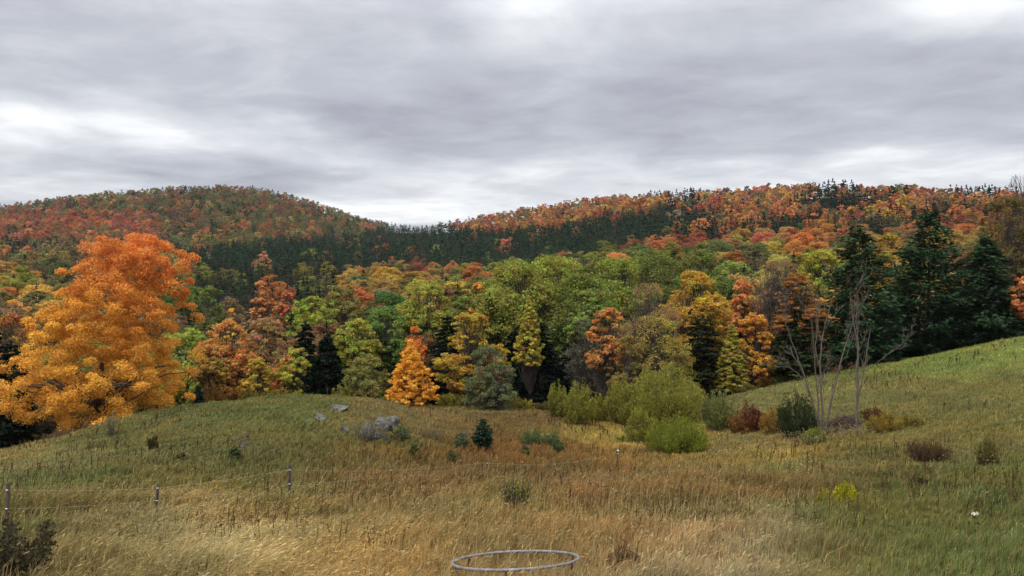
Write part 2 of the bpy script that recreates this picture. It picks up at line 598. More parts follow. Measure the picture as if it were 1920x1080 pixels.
def crown_geo(r, H, Wd, prof='round', base=0.16, nclump=60, per=90, leaf=0.22, cl=0.16, colA=(1, 1, 1), colB=None, hue=0.12, limbs=True,
              flat=0.66, gap=0.0, depthy=1.0, topB=0.0, fill=0.35, cmap=None, shift=0.0):
    """returns (crown Geo, trunk Geo); a broadleaf crown of leaf clumps on limbs"""
    P = np.array(PROF[prof])
    t = np.linspace(0, 1, 200)
    rr = np.interp(t, P[:, 0], P[:, 1])
    pdf = (rr + .08); cdf = np.cumsum(pdf) / pdf.sum()
    tt = np.interp((np.arange(nclump) + r.uniform(0, 1, nclump)) / nclump, cdf, t)
    a = (np.arange(nclump) * 2.39996 + r.normal(0, .35, nclump)) % (2 * pi)
    lob = 1 + .16 * np.sin(a * 3 + tt * 5 + r.uniform(0, 6)) + .10 * np.sin(a * 5 - tt * 9 + r.uniform(0, 6)) + r.normal(0, .07, nclump)
    q = np.sqrt(r.uniform(fill, 1, nclump))
    crad = cl * Wd * r.uniform(.65, 1.3, nclump)
    rad = np.maximum(Wd / 2 * np.interp(tt, P[:, 0], P[:, 1]) * lob * q - crad * .55, 0)
    zc = H * base + (H * (1 - base) - crad * .5) * tt
    c = np.c_[np.cos(a) * rad, np.sin(a) * rad * depthy, zc]
    if prof in ('round', 'low', 'egg', 'vase', 'column'):
        # a real crown is a handful of unequal domes carried on the main limbs
        nl = int(r.integers(6, 10))
        lt = np.interp((np.arange(nl) + r.uniform(.1, .9, nl)) / nl, cdf, t) * .86
        la = (np.arange(nl) * 2.39996 + r.normal(0, .5, nl) + r.uniform(0, 6.28))
        lr = Wd * r.uniform(.23, .37, nl) * np.interp(lt, P[:, 0], .55 + .45 * P[:, 1])
        lrad = np.maximum(Wd / 2 * np.interp(lt, P[:, 0], P[:, 1]) * r.uniform(.85, 1.12, nl) - lr * .8, 0)
        lc = np.c_[np.cos(la) * lrad, np.sin(la) * lrad * depthy, H * base + (H * (1 - base) - lr * .9) * lt / .86]
        lc[-1] = [r.normal(0, .05) * Wd, r.normal(0, .05) * Wd, H - lr[-1] * .85]
        w_ = lr * (1.25 - .5 * lt); w_ = w_ / w_.sum()
        li = r.choice(nl, nclump, p=w_)
        dv = unit(rsphere(r, nclump) + np.array([0, 0, .35]) + unit(lc[li] - np.array([0, 0, H * (base + .3 * (1 - base))])) * .6)
        c2 = lc[li] + dv * (lr[li] * np.sqrt(r.uniform(.35, 1.05, nclump)))[:, None] * np.array([1, 1, .82])
        keep_ = r.uniform(size=nclump) < .76
        c = np.where(keep_[:, None], c2, c)
        c[:, 2] = np.minimum(c[:, 2], H - crad * .3)
    c[:, 0] += shift * np.clip((tt - .45) / .4, 0, 1)
    gC, gT = Geo(), Geo()
    n = nclump * per
    ci = np.repeat(np.arange(nclump), per)
    dirs = rsphere(r, n)
    outw = unit(np.c_[c[:, 0], c[:, 1], np.full(nclump, .35 * Wd * .3)])
    dirs = unit(dirs + outw[ci] * .55 + np.array([0, 0, .25]))
    rr_ = crad[ci] * r.uniform(.45, 1.08, n)
    p = c[ci] + dirs * rr_[:, None] * np.array([1, 1, flat])
    N = unit(dirs + rsphere(r, n) * 1.0 + np.array([0, 0, .35]))
    colA = np.asarray(colA, float)
    colB = colA if colB is None else np.asarray(colB, float)
    hfrac = np.clip(p[:, 2] / H, 0, 1)
    kc = np.clip(r.uniform(0, 1, nclump) * .7 + .3 * np.sin(a + r.uniform(0, 6)) * .5 + .15, 0, 1)
    kk = np.clip(kc[ci] * .75 + r.uniform(-.25, .35, n) + topB * (hfrac - .55), 0, 1)[:, None]
    col = colA * (1 - kk) + colB * kk
    if cmap is not None:
        col = cmap(p, col, r)
    cb = 1 + r.normal(0, .10, nclump)
    hj = r.normal(0, hue, (nclump, 3)) * np.array([.6, 1, .6])
    col = col * (cb[ci] * r.uniform(.72, 1.28, n))[:, None] * (1 + hj[ci])
    col = np.clip(col, .003, .85)
    cards(gC, p, N, leaf, r, col)
    # trunk and limbs
    tr = max(.05, Wd * .022 + H * .006)
    zt = H * (base + (1 - base) * (.30 if prof == 'maple' else .62))
    tp = bend((0, 0, -.4), (r.normal(0, .02) * Wd, r.normal(0, .02) * Wd, zt), r, .015, 9)
    tube(gT, tp, np.linspace(tr * 1.25, tr * .35, 9), k=7)
    if limbs:
        m_ = int(nclump * (.75 if limbs is True else limbs))
        for i in range(m_):
            if prof == 'maple' and c[i, 2] < .24 * H:
                continue
            zf = np.clip((c[i, 2] / H - .12) * r.uniform(.35, .75), .03, .9)
            k_ = np.clip(zf * H / zt, 0.05, .98)
            ix = k_ * 8
            i0 = int(ix)
            s = tp[i0] + (tp[min(i0 + 1, 8)] - tp[i0]) * (ix - i0)
            L = np.linalg.norm(c[i] - s)
            r0 = tr * np.clip(.25 + .25 * L / Wd, .1, .5) * (1 - k_ * .5)
            tube(gT, bend(s, c[i], r, .07, 6, .06), np.linspace(r0, r0 * .15, 6), k=4)
    return gC, gT


def conifer_geo(r, H, Wd, whorls=22, perw=7, spray=0.55, dens=16, droop=.25, lift=0.0, base=.05, irreg=.2, puff=.07, col=(1, 1, 1), start=0.25, power=0.9, hue=.06, tip=1.0):
    gC, gT = Geo(), Geo()
    tr = H * .013 + .04
    zs = np.linspace(0, H, 9)
    wob = np.c_[np.sin(zs * .3 + r.uniform(0, 6)) * .006 * H, np.cos(zs * .25) * .006 * H, zs]
    wob[0, 2] = -.4
    tube(gT, wob, np.linspace(tr, .02, 9), k=7)
    Ps, Ts, Ns, Ls, Cs = [], [], [], [], []
    for w in range(whorls):
        t = base + (1 - base) * (w + r.uniform(-.3, .3)) / whorls
        t = min(max(t, base), .985)
        reach = Wd / 2 * (1 - t) ** power * (1 - .35 * max(0, (.18 - t) / .18)) + .02 * Wd
        nb = max(4, int(perw * (1 - .4 * t)))
        a0 = r.uniform(0, 6.28)
        wk = 1 + r.normal(0, irreg * .6)
        for b_ in range(nb):
            a = a0 + b_ * 2 * pi / nb + r.normal(0, .2)
            L = max(reach * max(.25, (1 + r.normal(0, irreg))) * wk, .12)
            d = np.array([math.cos(a), math.sin(a), 0])
            s = np.linspace(0, 1, 6)
            zb = t * H + L * (lift * s - droop * s ** 1.6 + (.12 * s ** 3))
            pts = np.c_[d[0] * L * s, d[1] * L * s, zb]
            pts[:, :2] += wob[int(t * 8), :2]
            if L > .5:
                tube(gT, pts, np.linspace(max(.012, L * .016), .006, 6), k=3)
            n = max(4, int(dens * L / (Wd / 2)) + 3)
            ss = r.uniform(start, 1.0, n) ** .8
            ii = ss * 5; i0 = np.minimum(ii.astype(int), 4)
            p = pts[i0] + (pts[i0 + 1] - pts[i0]) * (ii - i0)[:, None]
            sd = np.array([-d[1], d[0], 0])
            side = r.normal(0, 1, n)
            wid = .20 * L * (1 - ss * .55) + .05
            p = p + sd * (side * wid)[:, None] + np.c_[np.zeros((n, 2)), r.normal(-.03, puff, n) * spray * 2]
            T = unit(d * 1.0 + sd * (side * .75)[:, None] + r.normal(0, .22, (n, 3)) + np.array([0, 0, -.12]))
            N = unit(np.array([0, 0, 1.]) + r.normal(0, .45, (n, 3)) + d * .25)
            Ps.append(p); Ts.append(T); Ns.append(N)
            Ls.append(spray * r.uniform(.6, 1.3, n))
            cb = 1 + r.normal(0, .10)
            cc = np.asarray(col) * (cb * r.uniform(.7, 1.3, n))[:, None] * (1 + r.normal(0, hue, (1, 3)))
            Cs.append(cc * (1 + (tip - 1) * np.clip(ss - .6, 0, .4)[:, None] / .4))
    Ps, Ts, Ns, Ls, Cs = map(np.concatenate, (Ps, Ts, Ns, Ls, Cs))
    # leader
    k = 14
    p = np.c_[r.normal(0, .04, (k, 2)) + wob[-1, :2], H - r.uniform(0, .10, k) * H]
    Ps = np.vstack([Ps, p]); Ts = np.vstack([Ts, unit(np.array([0, 0, 1.]) + r.normal(0, .5, (k, 3)))])
    Ns = np.vstack([Ns, rsphere(r, k)]); Ls = np.r_[Ls, np.full(k, spray * .8)]
    Cs = np.vstack([Cs, np.tile(np.asarray(col, float), (k, 1))])
    sprays(gC, Ps, Ts, Ns, Ls, Ls * .46, np.clip(Cs, .002, .6))
    return gC, gT


def shrub_geo(r, H, Wd, nstem=40, per=60, leaf=.14, colA=(1, 1, 1), colB=None, upright=1.0, spread=.9, lw=.3, dome=True):
    """many stems fanning from the ground, leaves along their upper parts"""
    gC, gT = Geo(), Geo()
    colA = np.asarray(colA, float); colB = colA if colB is None else np.asarray(colB, float)
    Ps, Ts, Cs = [], [], []
    ph0 = r.uniform(0, 6.28)
    for i in range(nstem):
        a = r.uniform(0, 2 * pi)
        q = math.sqrt(r.uniform(0, 1))
        top = H * (math.sqrt(max(0.05, 1 - (q * .93) ** 2)) if dome else 1) * r.uniform(.72, 1.08) * (1 + .14 * q * math.sin(a * 3 + ph0) + .08 * math.sin(a * 5 + q * 6 + ph0))
        end = np.array([math.cos(a) * q * Wd / 2 * spread, math.sin(a) * q * Wd / 2 * spread, top])
        st = np.array([math.cos(a) * q * Wd * .16, math.sin(a) * q * Wd * .16, -.1])
        pts = bend(st, end, r, .05, 6, .0)
        pts[:, :2] += (np.linspace(0, 1, 6)[:, None] ** 1.0 * (1 - np.linspace(0, 1, 6)[:, None])) * end[:2] * .5
        tube(gT, pts, np.linspace(.012 + H * .005, .004, 6), k=3)
        ss = r.uniform(.12, 1.0, per) ** .75
        ii = ss * 5; i0 = np.minimum(ii.astype(int), 4)
        p = pts[i0] + (pts[i0 + 1] - pts[i0]) * (ii - i0)[:, None]
        sc = (Wd * .105) * (1.15 - .6 * ss)
        off = rsphere(r, per)
        p = p + off * (sc * r.uniform(.2, 1.2, per))[:, None]
        p[:, 2] = np.maximum(p[:, 2], .05)
        Ps.append(p)
        Ts.append(unit(off * .8 + np.array([0, 0, .9 * upright]) + end / H * .3))
        k = np.clip(r.uniform(0, 1) * .5 + ss * .5 + r.normal(0, .15, per), 0, 1)[:, None]
        Cs.append((colA * (1 - k) + colB * k) * r.uniform(.7, 1.3, per)[:, None] * (1 + r.normal(0, .08)))
    Ps, Ts, Cs = map(np.concatenate, (Ps, Ts, Cs))
    n = len(Ps)
    N = unit(np.cross(Ts, rsphere(r, n)))
    L = leaf * r.uniform(.7, 1.5, n)
    sprays(gC, Ps, Ts, N, L * 1.6, L * 1.6 * lw, np.clip(Cs, .003, .7))
    return gC, gT


def plant_tree(name, label, cat, loc, gC, gT, mats=(None, None), rotz=0, group=None, foliage='crown'):
    t = thing(name, label, cat, loc, rotz, group)
    obj('trunk' if foliage == 'crown' else 'stem', gT.mesh('trunk', [mats[1] or M_BARK], True), t)
    obj(foliage, gC.mesh(foliage, [mats[0] or M_LEAF]), t)
    return t


OCC = []      # (px, py, half w, half h, depth, fill) of what already stands, for leaving out trees nothing would show of
ALB = 1.2


def leafc(c):
    """a leaf's own colour, milder than the colour a whole crown shows after light has passed through several leaves"""
    c = lin(c)
    return (c * .92 + .08 * c.mean()) * ALB




def hero(px, d, top, w, prof, ca, cb, label, name='maple_tree', cat='tree', seed=0, **kw):
    r = np.random.default_rng(1000 + seed + int(px) * 3 + int(top))
    p = at(px, d)
    H = row_z(top, d) - p[2]
    Wm = w / F * d
    args = dict(nclump=70, per=95, leaf=.0021 * d, cl=.15)
    args.update(kw)
    if prof != 'maple':
        args.update(nclump=int(args['nclump'] * 4), per=int(args['per'] * .68), cl=args['cl'] * .54, leaf=args['leaf'] * .60)
    gC, gT = crown_geo(r, H, Wm, prof, colA=leafc(ca), colB=leafc(cb), **args)
    t = plant_tree(name, label, cat, p, gC, gT, group='broadleaf trees at the wood edge')
    bpy_top = HOR - (p[2] + H * args.get('base', .16)) / d * F
    if prof == 'maple':
        OCC.append((px, top + (bpy_top - top) * .68, w * .42, (bpy_top - top) * .30, d, .85))
        OCC.append((px, top + (bpy_top - top) * .22, w * .22, (bpy_top - top) * .2, d, .85))
    else:
        OCC.append((px, (top + bpy_top) / 2, w * .43, (bpy_top - top) * .46, d, .8))
    return t


def hero_conifer(px, d, top, w, col, label, name='pine_tree', seed=0, **kw):
    r = np.random.default_rng(3000 + seed + int(px) * 3 + int(top))
    p = at(px, d)
    H = row_z(top, d) - p[2]
    Wm = w / F * d
    kw['dens'] = int(kw['dens'] * 3.4)
    gC, gT = conifer_geo(r, H, Wm, col=lin(col), **kw)
    t = plant_tree(name, label, 'tree', p, gC, gT, (M_NEEDLE, M_BARKP), group='conifers at the wood edge')
    bp = HOR - p[2] / d * F
    OCC.append((px, top + (bp - top) * .62, w * .33, (bp - top) * .38, d, .8))
    OCC.append((px, top + (bp - top) * .3, w * .16, (bp - top) * .28, d, .8))
    return t


# ------------------------------------------------------------------ trees one can tell apart
def maple_cmap(p, col, r):
    # upper and outer leaves have turned redder than the golden lower boughs
    z = p[:, 2] / 17.0
    k = np.clip((z - .50) * 2.2 + (p[:, 0] / 9.0) * .35 + r.normal(0, .15, len(p)), 0, 1)[:, None]
    return col * (1 - k) + leafc((206, 124, 50)) * k


hero(188, 70, 438, 338, 'maple', (206, 144, 44), (216, 160, 50), 'great orange maple standing alone at the left edge of the knoll', 'maple_tree',
     nclump=560, per=300, leaf=.074, cl=.050, base=.05, limbs=.35, flat=.70, fill=.06, hue=.03, shift=3.0, cmap=maple_cmap)
hero(770, 77, 636, 96, 'cone', (226, 150, 34), (232, 166, 44), 'bright golden cone-shaped tree alone at the meadow edge behind the rocks', 'birch_tree',
     nclump=110, per=90, leaf=.12, cl=.12, base=.05, hue=.04, flat=.55, fill=.1)
hero(777, 84, 612, 44, 'column', (206, 122, 40), (190, 104, 48), 'slim orange tree peeping over the top of the golden cone tree', nclump=30, base=.45)
# left of the golden tree
hero(485, 84, 672, 66, 'round', (176, 150, 48), (160, 124, 44), 'small dull yellow tree on the knoll skyline right of the great maple', base=.1, nclump=44)
hero(550, 82, 652, 62, 'vase', (166, 158, 56), (150, 140, 50), 'loose yellow-green sapling in front of the black hemlocks', base=.1, nclump=34, cl=.17)
hero(395, 86, 668, 60, 'round', (148, 128, 56), (160, 110, 50), 'olive and rust bush-like tree touching the right side of the great maple', base=0.55, nclump=44)
hero(425, 100, 600, 112, 'round', (188, 136, 60), (178, 124, 62), 'broad dusty orange tree right behind the great maple', base=0.35, nclump=80)
hero(500, 104, 596, 96, 'round', (152, 120, 78), (164, 128, 74), 'soft brown tree behind the small dull yellow tree', base=0.35, nclump=80, per=70)
hero(434, 112, 580, 40, 'egg', (206, 168, 52), (200, 150, 50), 'narrow bright yellow treetop above the dusty orange tree', base=.3, nclump=26)
hero_conifer(572, 90, 603, 84, (30, 42, 32), 'black-green hemlock with a broad tip behind the yellow-green sapling', 'hemlock_tree', whorls=26, perw=8, spray=.6, dens=22, droop=.35, power=.7)
hero_conifer(612, 87, 626, 86, (28, 38, 28), 'nearest black hemlock, its skirts reaching down to the knoll', 'hemlock_tree', whorls=26, perw=8, spray=.55, dens=24, droop=.4, power=.62)
hero(662, 92, 598, 92, 'round', (152, 150, 52), (132, 138, 50), 'yellow-green round tree just right of the black hemlocks', base=0.42, nclump=60)
hero(722, 98, 578, 104, 'round', (88, 110, 52), (108, 124, 54), 'mid-green round tree above and left of the golden cone tree', base=0.4, nclump=80)
hero(690, 82, 664, 96, 'low', (118, 116, 58), (132, 124, 60), 'olive bushy tree at the left foot of the golden cone tree', base=.02, nclump=60, per=80, leaf=.13)
hero(882, 95, 584, 118, 'egg', (176, 146, 44), (158, 130, 46), 'tall ochre tree with layered boughs right of the golden cone tree', base=.14, nclump=80, flat=.45)
hero(922, 86, 652, 102, 'egg', (104, 108, 72), (92, 98, 62), 'grey-green tree at the meadow edge below the ochre tree', base=.06, nclump=64, per=75, leaf=.14)
hero_conifer(838, 100, 590, 90, (26, 34, 26), 'dark hemlock in the gap between the golden and ochre trees', 'hemlock_tree', whorls=24, perw=8, spray=.6, dens=20, power=.6)
hero(800, 112, 532, 112, 'round', (120, 136, 52), (150, 146, 54), 'green tree turning yellow on top, above the golden cone tree', base=0.4, nclump=90, topB=1)
hero(868, 108, 555, 86, 'round', (128, 126, 56), (110, 122, 54), 'olive round tree behind the top of the ochre tree', base=0.42, nclump=60)
hero(907, 122, 530, 70, 'egg', (206, 138, 48), (196, 150, 52), 'golden orange treetop left of the broad green oaks', base=0.5, nclump=50)
hero(992, 100, 556, 62, 'cone', (176, 152, 50), (140, 134, 52), 'slender yellow pointed tree in front of the broad green oaks', base=0.4, nclump=44, topB=1)
hero(962, 118, 492, 165, 'low', (118, 125, 50), (143, 142, 54), 'leftmost of the broad green oaks', 'oak_tree', base=.42, cl=.19, nclump=120, leaf=.26)
hero(1032, 128, 482, 170, 'low', (126, 131, 50), (149, 144, 52), 'light green oak second from the left of the broad green oaks', 'oak_tree', base=.42, cl=.19, nclump=120, leaf=.27)
hero(1088, 116, 516, 146, 'low', (98, 109, 46), (121, 124, 50), 'darker green oak in the middle of the broad green oaks', 'oak_tree', base=.42, cl=.19, nclump=110, leaf=.26)
hero(1150, 126, 484, 170, 'low', (108, 119, 48), (133, 136, 50), 'tallest of the broad green oaks, above the twiggy grey tree', 'oak_tree', base=.42, cl=.19, nclump=120, leaf=.27)
hero(1225, 140, 470, 158, 'low', (96, 105, 48), (115, 118, 50), 'deep green oak behind and right of the tallest oak', 'oak_tree', base=.42, cl=.19, nclump=100, leaf=.28)
hero(1302, 146, 472, 134, 'low', (92, 103, 46), (111, 114, 48), 'rightmost of the broad green oaks', 'oak_tree', base=.42, cl=.19, nclump=100, leaf=.28)
hero(1096, 104, 545, 78, 'round', (116, 134, 62), (128, 140, 60), 'pale green round treetop in front of the darker oak', base=.45, nclump=54)
hero_conifer(1010, 103, 600, 110, (24, 34, 26), 'wide black hemlock under the broad green oaks', 'hemlock_tree', whorls=26, perw=8, spray=.6, dens=24, power=.55)
hero_conifer(965, 106, 616, 80, (26, 36, 27), 'black hemlock behind the grey-green tree', 'hemlock_tree', whorls=24, perw=8, spray=.6, dens=20, power=.6)
hero_conifer(1065, 104, 640, 80, (28, 38, 30), 'dark hemlock beneath the pale green treetop', 'hemlock_tree', whorls=22, perw=8, spray=.6, dens=20, power=.6)
hero(1100, 97, 600, 90, 'round', (96, 92, 72), (84, 88, 62), 'half-bare grey tree left of the orange and grey clump', base=.2, nclump=60, per=26, leaf=.15)
hero(1140, 92, 578, 82, 'round', (188, 128, 62), (170, 126, 66), 'salmon-orange tree at the left of the tall twiggy tree', base=0.42, nclump=60, per=70)
hero(1207, 96, 532, 150, 'round', (138, 116, 78), (150, 112, 64), 'tall twiggy tree with a grey-brown thinning crown', base=.25, nclump=130, per=36, leaf=.13, cl=.12, limbs=1)
hero(1232, 90, 592, 150, 'egg', (128, 122, 58), (164, 140, 58), 'rounded olive and yellow tree in front of the tall twiggy tree', base=.1, nclump=100, per=60, leaf=.15)
hero(1175, 88, 628, 84, 'egg', (112, 110, 54), (150, 112, 58), 'low olive tree behind the willow shrubs', base=.08, nclump=50, per=60, leaf=.15)
hero(1306, 104, 510, 132, 'round', (176, 146, 44), (166, 128, 44), 'ochre-gold oak with a dark shaded skirt', 'oak_tree', base=.30, nclump=110, leaf=.22)
hero_conifer(1316, 98, 590, 116, (44, 48, 28), 'dark olive hemlock beneath the ochre-gold oak', 'hemlock_tree', whorls=22, perw=8, spray=.6, dens=22, power=.55)
hero(1392, 112, 528, 74, 'egg', (196, 132, 68), (190, 122, 66), 'salmon pink maple right of the ochre-gold oak', base=0.5, nclump=60)
hero(1372, 96, 606, 76, 'cone', (132, 128, 48), (160, 142, 50), 'yellow-olive layered tree above the pasture corner', base=.06, nclump=60, flat=.4)
hero(1416, 97, 588, 84, 'egg', (190, 140, 46), (178, 120, 46), 'warm golden tree at the foot of the pasture, left of the brown twiggy tree', base=.06, nclump=70)
hero(1462, 108, 486, 126, 'vase', (134, 106, 80), (148, 112, 72), 'brown twiggy tree, almost leafless, left of the pines', base=.2, nclump=130, per=22, leaf=.13, cl=.11, limbs=1)
hero(1502, 96, 512, 96, 'egg', (158, 104, 46), (136, 96, 46), 'bronze beech with flat layered boughs behind the dead trees', 'beech_tree', base=.3, nclump=70, flat=.3)
hero_conifer(1500, 95, 575, 126, (52, 60, 34), 'dark olive hemlock under the bronze beech', 'hemlock_tree', whorls=24, perw=8, spray=.6, dens=22, power=.6)
hero(1545, 125, 470, 110, 'round', (150, 148, 48), (140, 140, 48), 'yellow-green round tree behind the first pine', base=0.5, nclump=80, leaf=.26)
PK = dict(puff=.22, whorls=40, perw=7, spray=.66, dens=26, droop=.05, lift=.10, irreg=.30, base=.05, power=.60, start=.22)
hero_conifer(1612, 95, 424, 156, (54, 74, 48), 'white pine nearest the dead trees, first of the row of pines', **PK)
hero_conifer(1742, 98, 396, 158, (50, 70, 46), 'tallest white pine, at the middle of the row above the pasture', **PK)
hero_conifer(1846, 95, 446, 132, (50, 68, 45), 'shorter white pine right of the tallest one', seed=4, **PK)
hero_conifer(1676, 104, 560, 110, (34, 52, 38), 'dark pine filling the gap between the two tall pines', seed=5, **PK)
hero_conifer(1795, 106, 565, 100, (34, 50, 38), 'dark pine filling the gap left of the shorter white pine', seed=6, **PK)
hero(1672, 118, 438, 90, 'round', (150, 142, 46), (168, 120, 50), 'yellow-green treetop between the two tall pines', base=0.5, nclump=60)
hero(1896, 108, 372, 150, 'round', (112, 92, 48), (92, 88, 48), 'big bronze-olive tree at the right edge above the pasture', base=.15, nclump=130, per=80, leaf=.22)
hero(1928, 92, 520, 80, 'low', (192, 114, 66), (198, 126, 68), 'salmon maple boughs at the right edge beside the shorter pine', base=.35, nclump=26, per=70)
hero(1910, 122, 326, 64, 'vase', (110, 98, 88), (120, 106, 92), 'bare grey treetop poking above the bronze-olive tree', base=.2, nclump=60, per=5, leaf=.10, cl=.12, limbs=1)
hero_conifer(1900, 98, 560, 130, (32, 46, 34), 'dark pine at the right edge under the bronze-olive tree', seed=8, **PK)
# around the great maple
hero_conifer(20, 72, 640, 110, (34, 44, 32), 'dark hemlock in the hollow left of the great maple', 'hemlock_tree', whorls=26, perw=8, spray=.5, dens=22, power=.6)
hero_conifer(-20, 76, 590, 110, (36, 46, 34), 'dark hemlock cut by the left frame edge', 'hemlock_tree', whorls=26, perw=8, spray=.5, dens=22, power=.6, seed=2)
hero_conifer(372, 73, 722, 30, (46, 66, 54), 'little blue-green spruce by the right foot of the great maple', 'spruce_tree', whorls=14, perw=7, spray=.3, dens=14, power=.8)
hero(20, 100, 590, 110, 'round', (150, 96, 56), (178, 132, 52), 'rusty yellow tree at the left frame edge', base=.1, nclump=60)
hero(395, 140, 538, 76, 'round', (92, 108, 52), (108, 120, 54), 'green round tree at the right shoulder of the great maple', base=.15, nclump=70, leaf=.28)
hero(588, 135, 556, 96, 'round', (134, 144, 50), (150, 150, 54), 'lime green round tree right of the red maple', base=0.58, nclump=70, leaf=.27)
hero(494, 142, 528, 48, 'egg', (196, 134, 80), (188, 124, 64), 'salmon pink maple in front of the dark spruces', base=0.58, nclump=44, leaf=.26)
hero(538, 138, 548, 44, 'vase', (186, 112, 74), (190, 118, 76), 'coral red maple left of the lime green tree', base=0.58, nclump=40, leaf=.26)
hero(640, 150, 535, 90, 'round', (118, 116, 56), (132, 118, 60), 'olive tree behind the lime green tree', base=0.55, nclump=60, leaf=.28)
#@@MID


# ------------------------------------------------------------------ the wood: trees scattered over valley and hills
def col_of(kind):
    return {'rust': (156, 96, 52), 'orange': (192, 122, 54), 'gold': (200, 154, 56), 'yellow': (190, 172, 58), 'lime': (142, 142, 52),
            'green': (102, 110, 50), 'deep green': (80, 92, 46), 'olive': (122, 114, 60), 'red': (172, 84, 56), 'crimson': (156, 62, 50),
            'salmon': (194, 118, 68), 'brown': (138, 106, 66), 'grey': (124, 110, 86), 'dull green': (98, 100, 56),
            'ochre': (170, 138, 58)}[kind]


DRIFT = [0.5]


def pick(r, table):
    """choose by weight; neighbours tend to be alike, as stands of one kind are"""
    ks = list(table)
    w = np.cumsum([table[k] for k in ks])
    q = (DRIFT[0] + r.normal(0, .17)) % 1.0 if r.uniform() < .75 else r.uniform()
    return ks[min(int(np.searchsorted(w / w[-1], q)), len(ks) - 1)]


PB_U = ([330, 480, 640, 740, 800, 960, 1100, 1260, 1330], [478, 458, 446, 424, 428, 436, 416, 396, 402])
PB_L = ([330, 600, 750, 900, 1000, 1150, 1250, 1330], [504, 500, 502, 500, 488, 474, 440, 412])


def species(px, py, d, r, n1, n2):
    """what grows where: a kind of tree for a spot seen at column px, row py; n1, n2 are slow noise values"""
    if 330 < px < 1330 and np.interp(px, *PB_U) - 3 < py < np.interp(px, *PB_L) and d > 330:
        return 'pine' if r.uniform() < .97 else pick(r, {'olive': 2, 'salmon': 1, 'rust': 1})
    if px < 760 and py < 452:                                       # left hill
        if px < 300 and py > 392 + .02 * px:
            return pick(r, {'red': 2.2, 'rust': 4, 'salmon': 2, 'brown': 2, 'olive': 1.5, 'pine': .8 + 3 * (n1 > .62), 'orange': 1})
        if n1 > .66 and py < 410:
            return pick(r, {'pine': 5, 'olive': 1, 'rust': 1})
        if px > 380:
            return pick(r, {'olive': 5, 'dull green': 4, 'pine': 2.2, 'brown': 2.2, 'ochre': 1.2, 'rust': 1.5 + 3 * (n2 > .6), 'deep green': 1.5, 'salmon': .4})
        return pick(r, {'olive': 3.5, 'brown': 3, 'rust': 2.2 + 3 * (n2 > .58), 'dull green': 3, 'pine': 2.2, 'deep green': 1, 'salmon': .5, 'ochre': .8})
    if px < 760 and py < 480 and d > 420:
        if px < 110 and py < 470:
            return 'pine' if r.uniform() < .6 else pick(r, {'olive': 1, 'brown': 1})
        return pick(r, {'olive': 3, 'brown': 2, 'pine': 2, 'dull green': 2, 'salmon': 1.5, 'ochre': 1.5, 'rust': 1.5})
    if px > 740 and py < 470 and d > 330:                           # right hill
        if px < 850 and py < 440:
            return 'pine' if r.uniform() < .5 else pick(r, {'olive': 2, 'dull green': 2, 'salmon': 1})
        if px < 880 and py > 425:
            return pick(r, {'crimson': 2, 'salmon': 3, 'orange': 1, 'pine': 1})
        if n1 > .60 and px > 1230 and py > 368:
            return pick(r, {'spruce': 5, 'dull green': .6, 'orange': 1})
        if (px > 1780 and py < 372) or (abs(px - 1565) < 50 and py < 366) or (abs(px - 1225) < 14 and py < 378) or (abs(px - 1300) < 16 and py < 372):
            return 'spruce' if r.uniform() < .6 else 'rust'
        if px > 1200:
            return pick(r, {'orange': 2.8, 'gold': 1.8, 'rust': 3, 'spruce': 1.8 * (py > 368), 'brown': 2, 'ochre': 1.6, 'salmon': 1.6, 'olive': 1.5, 'red': .5 + 1.0 * (n2 > .62), 'dull green': .7})
        return pick(r, {'rust': 4, 'orange': 2.6, 'brown': 2.4, 'salmon': 1, 'ochre': 2, 'red': .5, 'olive': 1, 'spruce': .7 * (py > 400), 'gold': .8})
    if 1330 <= px < 1560 and py < 530:
        return pick(r, {'lime': 5, 'green': 2, 'yellow': 2, 'orange': 1, 'salmon': .7}) if py > 452 else pick(r, {'orange': 2, 'salmon': 2, 'gold': 1.5, 'green': 2, 'spruce': 1})
    if px < 110:
        return pick(r, {'olive': 2, 'brown': 2, 'gold': 1.5, 'orange': 1, 'spruce': 2, 'green': 1.6, 'lime': 1, 'yellow': .6})
    if px < 370:
        return pick(r, {'olive': 2, 'green': 2, 'lime': 1.5, 'gold': 1, 'brown': 1, 'spruce': 1})
    if px < 650 and 478 < py < 620:
        return 'spruce' if r.uniform() < .74 else pick(r, {'olive': 1, 'green': 1, 'lime': .8, 'salmon': .5})
    if px < 650:
        return pick(r, {'orange': 1, 'brown': 2, 'ochre': 1.2, 'olive': 2.2, 'spruce': 2})
    if px < 920 and py < 580:
        return pick(r, {'gold': 1.8, 'orange': 2, 'olive': 2, 'green': 1.3, 'lime': 1.5, 'ochre': 2, 'salmon': .9, 'red': .4, 'crimson': .15, 'spruce': 1.4, 'yellow': 1.6, 'brown': 1})
    if px < 1360 and py < 600:
        return pick(r, {'green': 4, 'lime': 2.5, 'olive': 1.2, 'deep green': 2, 'gold': .6, 'orange': .5})
    if px > 1560 and py > 440:
        return pick(r, {'ochre': 2.4, 'gold': 1.4, 'olive': 2, 'spruce': 1.6, 'brown': 1})
    if px > 1560 and py < 560:
        return pick(r, {'orange': 2, 'salmon': 1.5, 'gold': 1.5, 'ochre': 1.5, 'olive': 1.5, 'red': .7, 'spruce': 1.3, 'rust': 1.5})
    return pick(r, {'spruce': 3, 'olive': 2, 'green': 2, 'ochre': 1, 'brown': 1})


CON = ('pine', 'spruce')


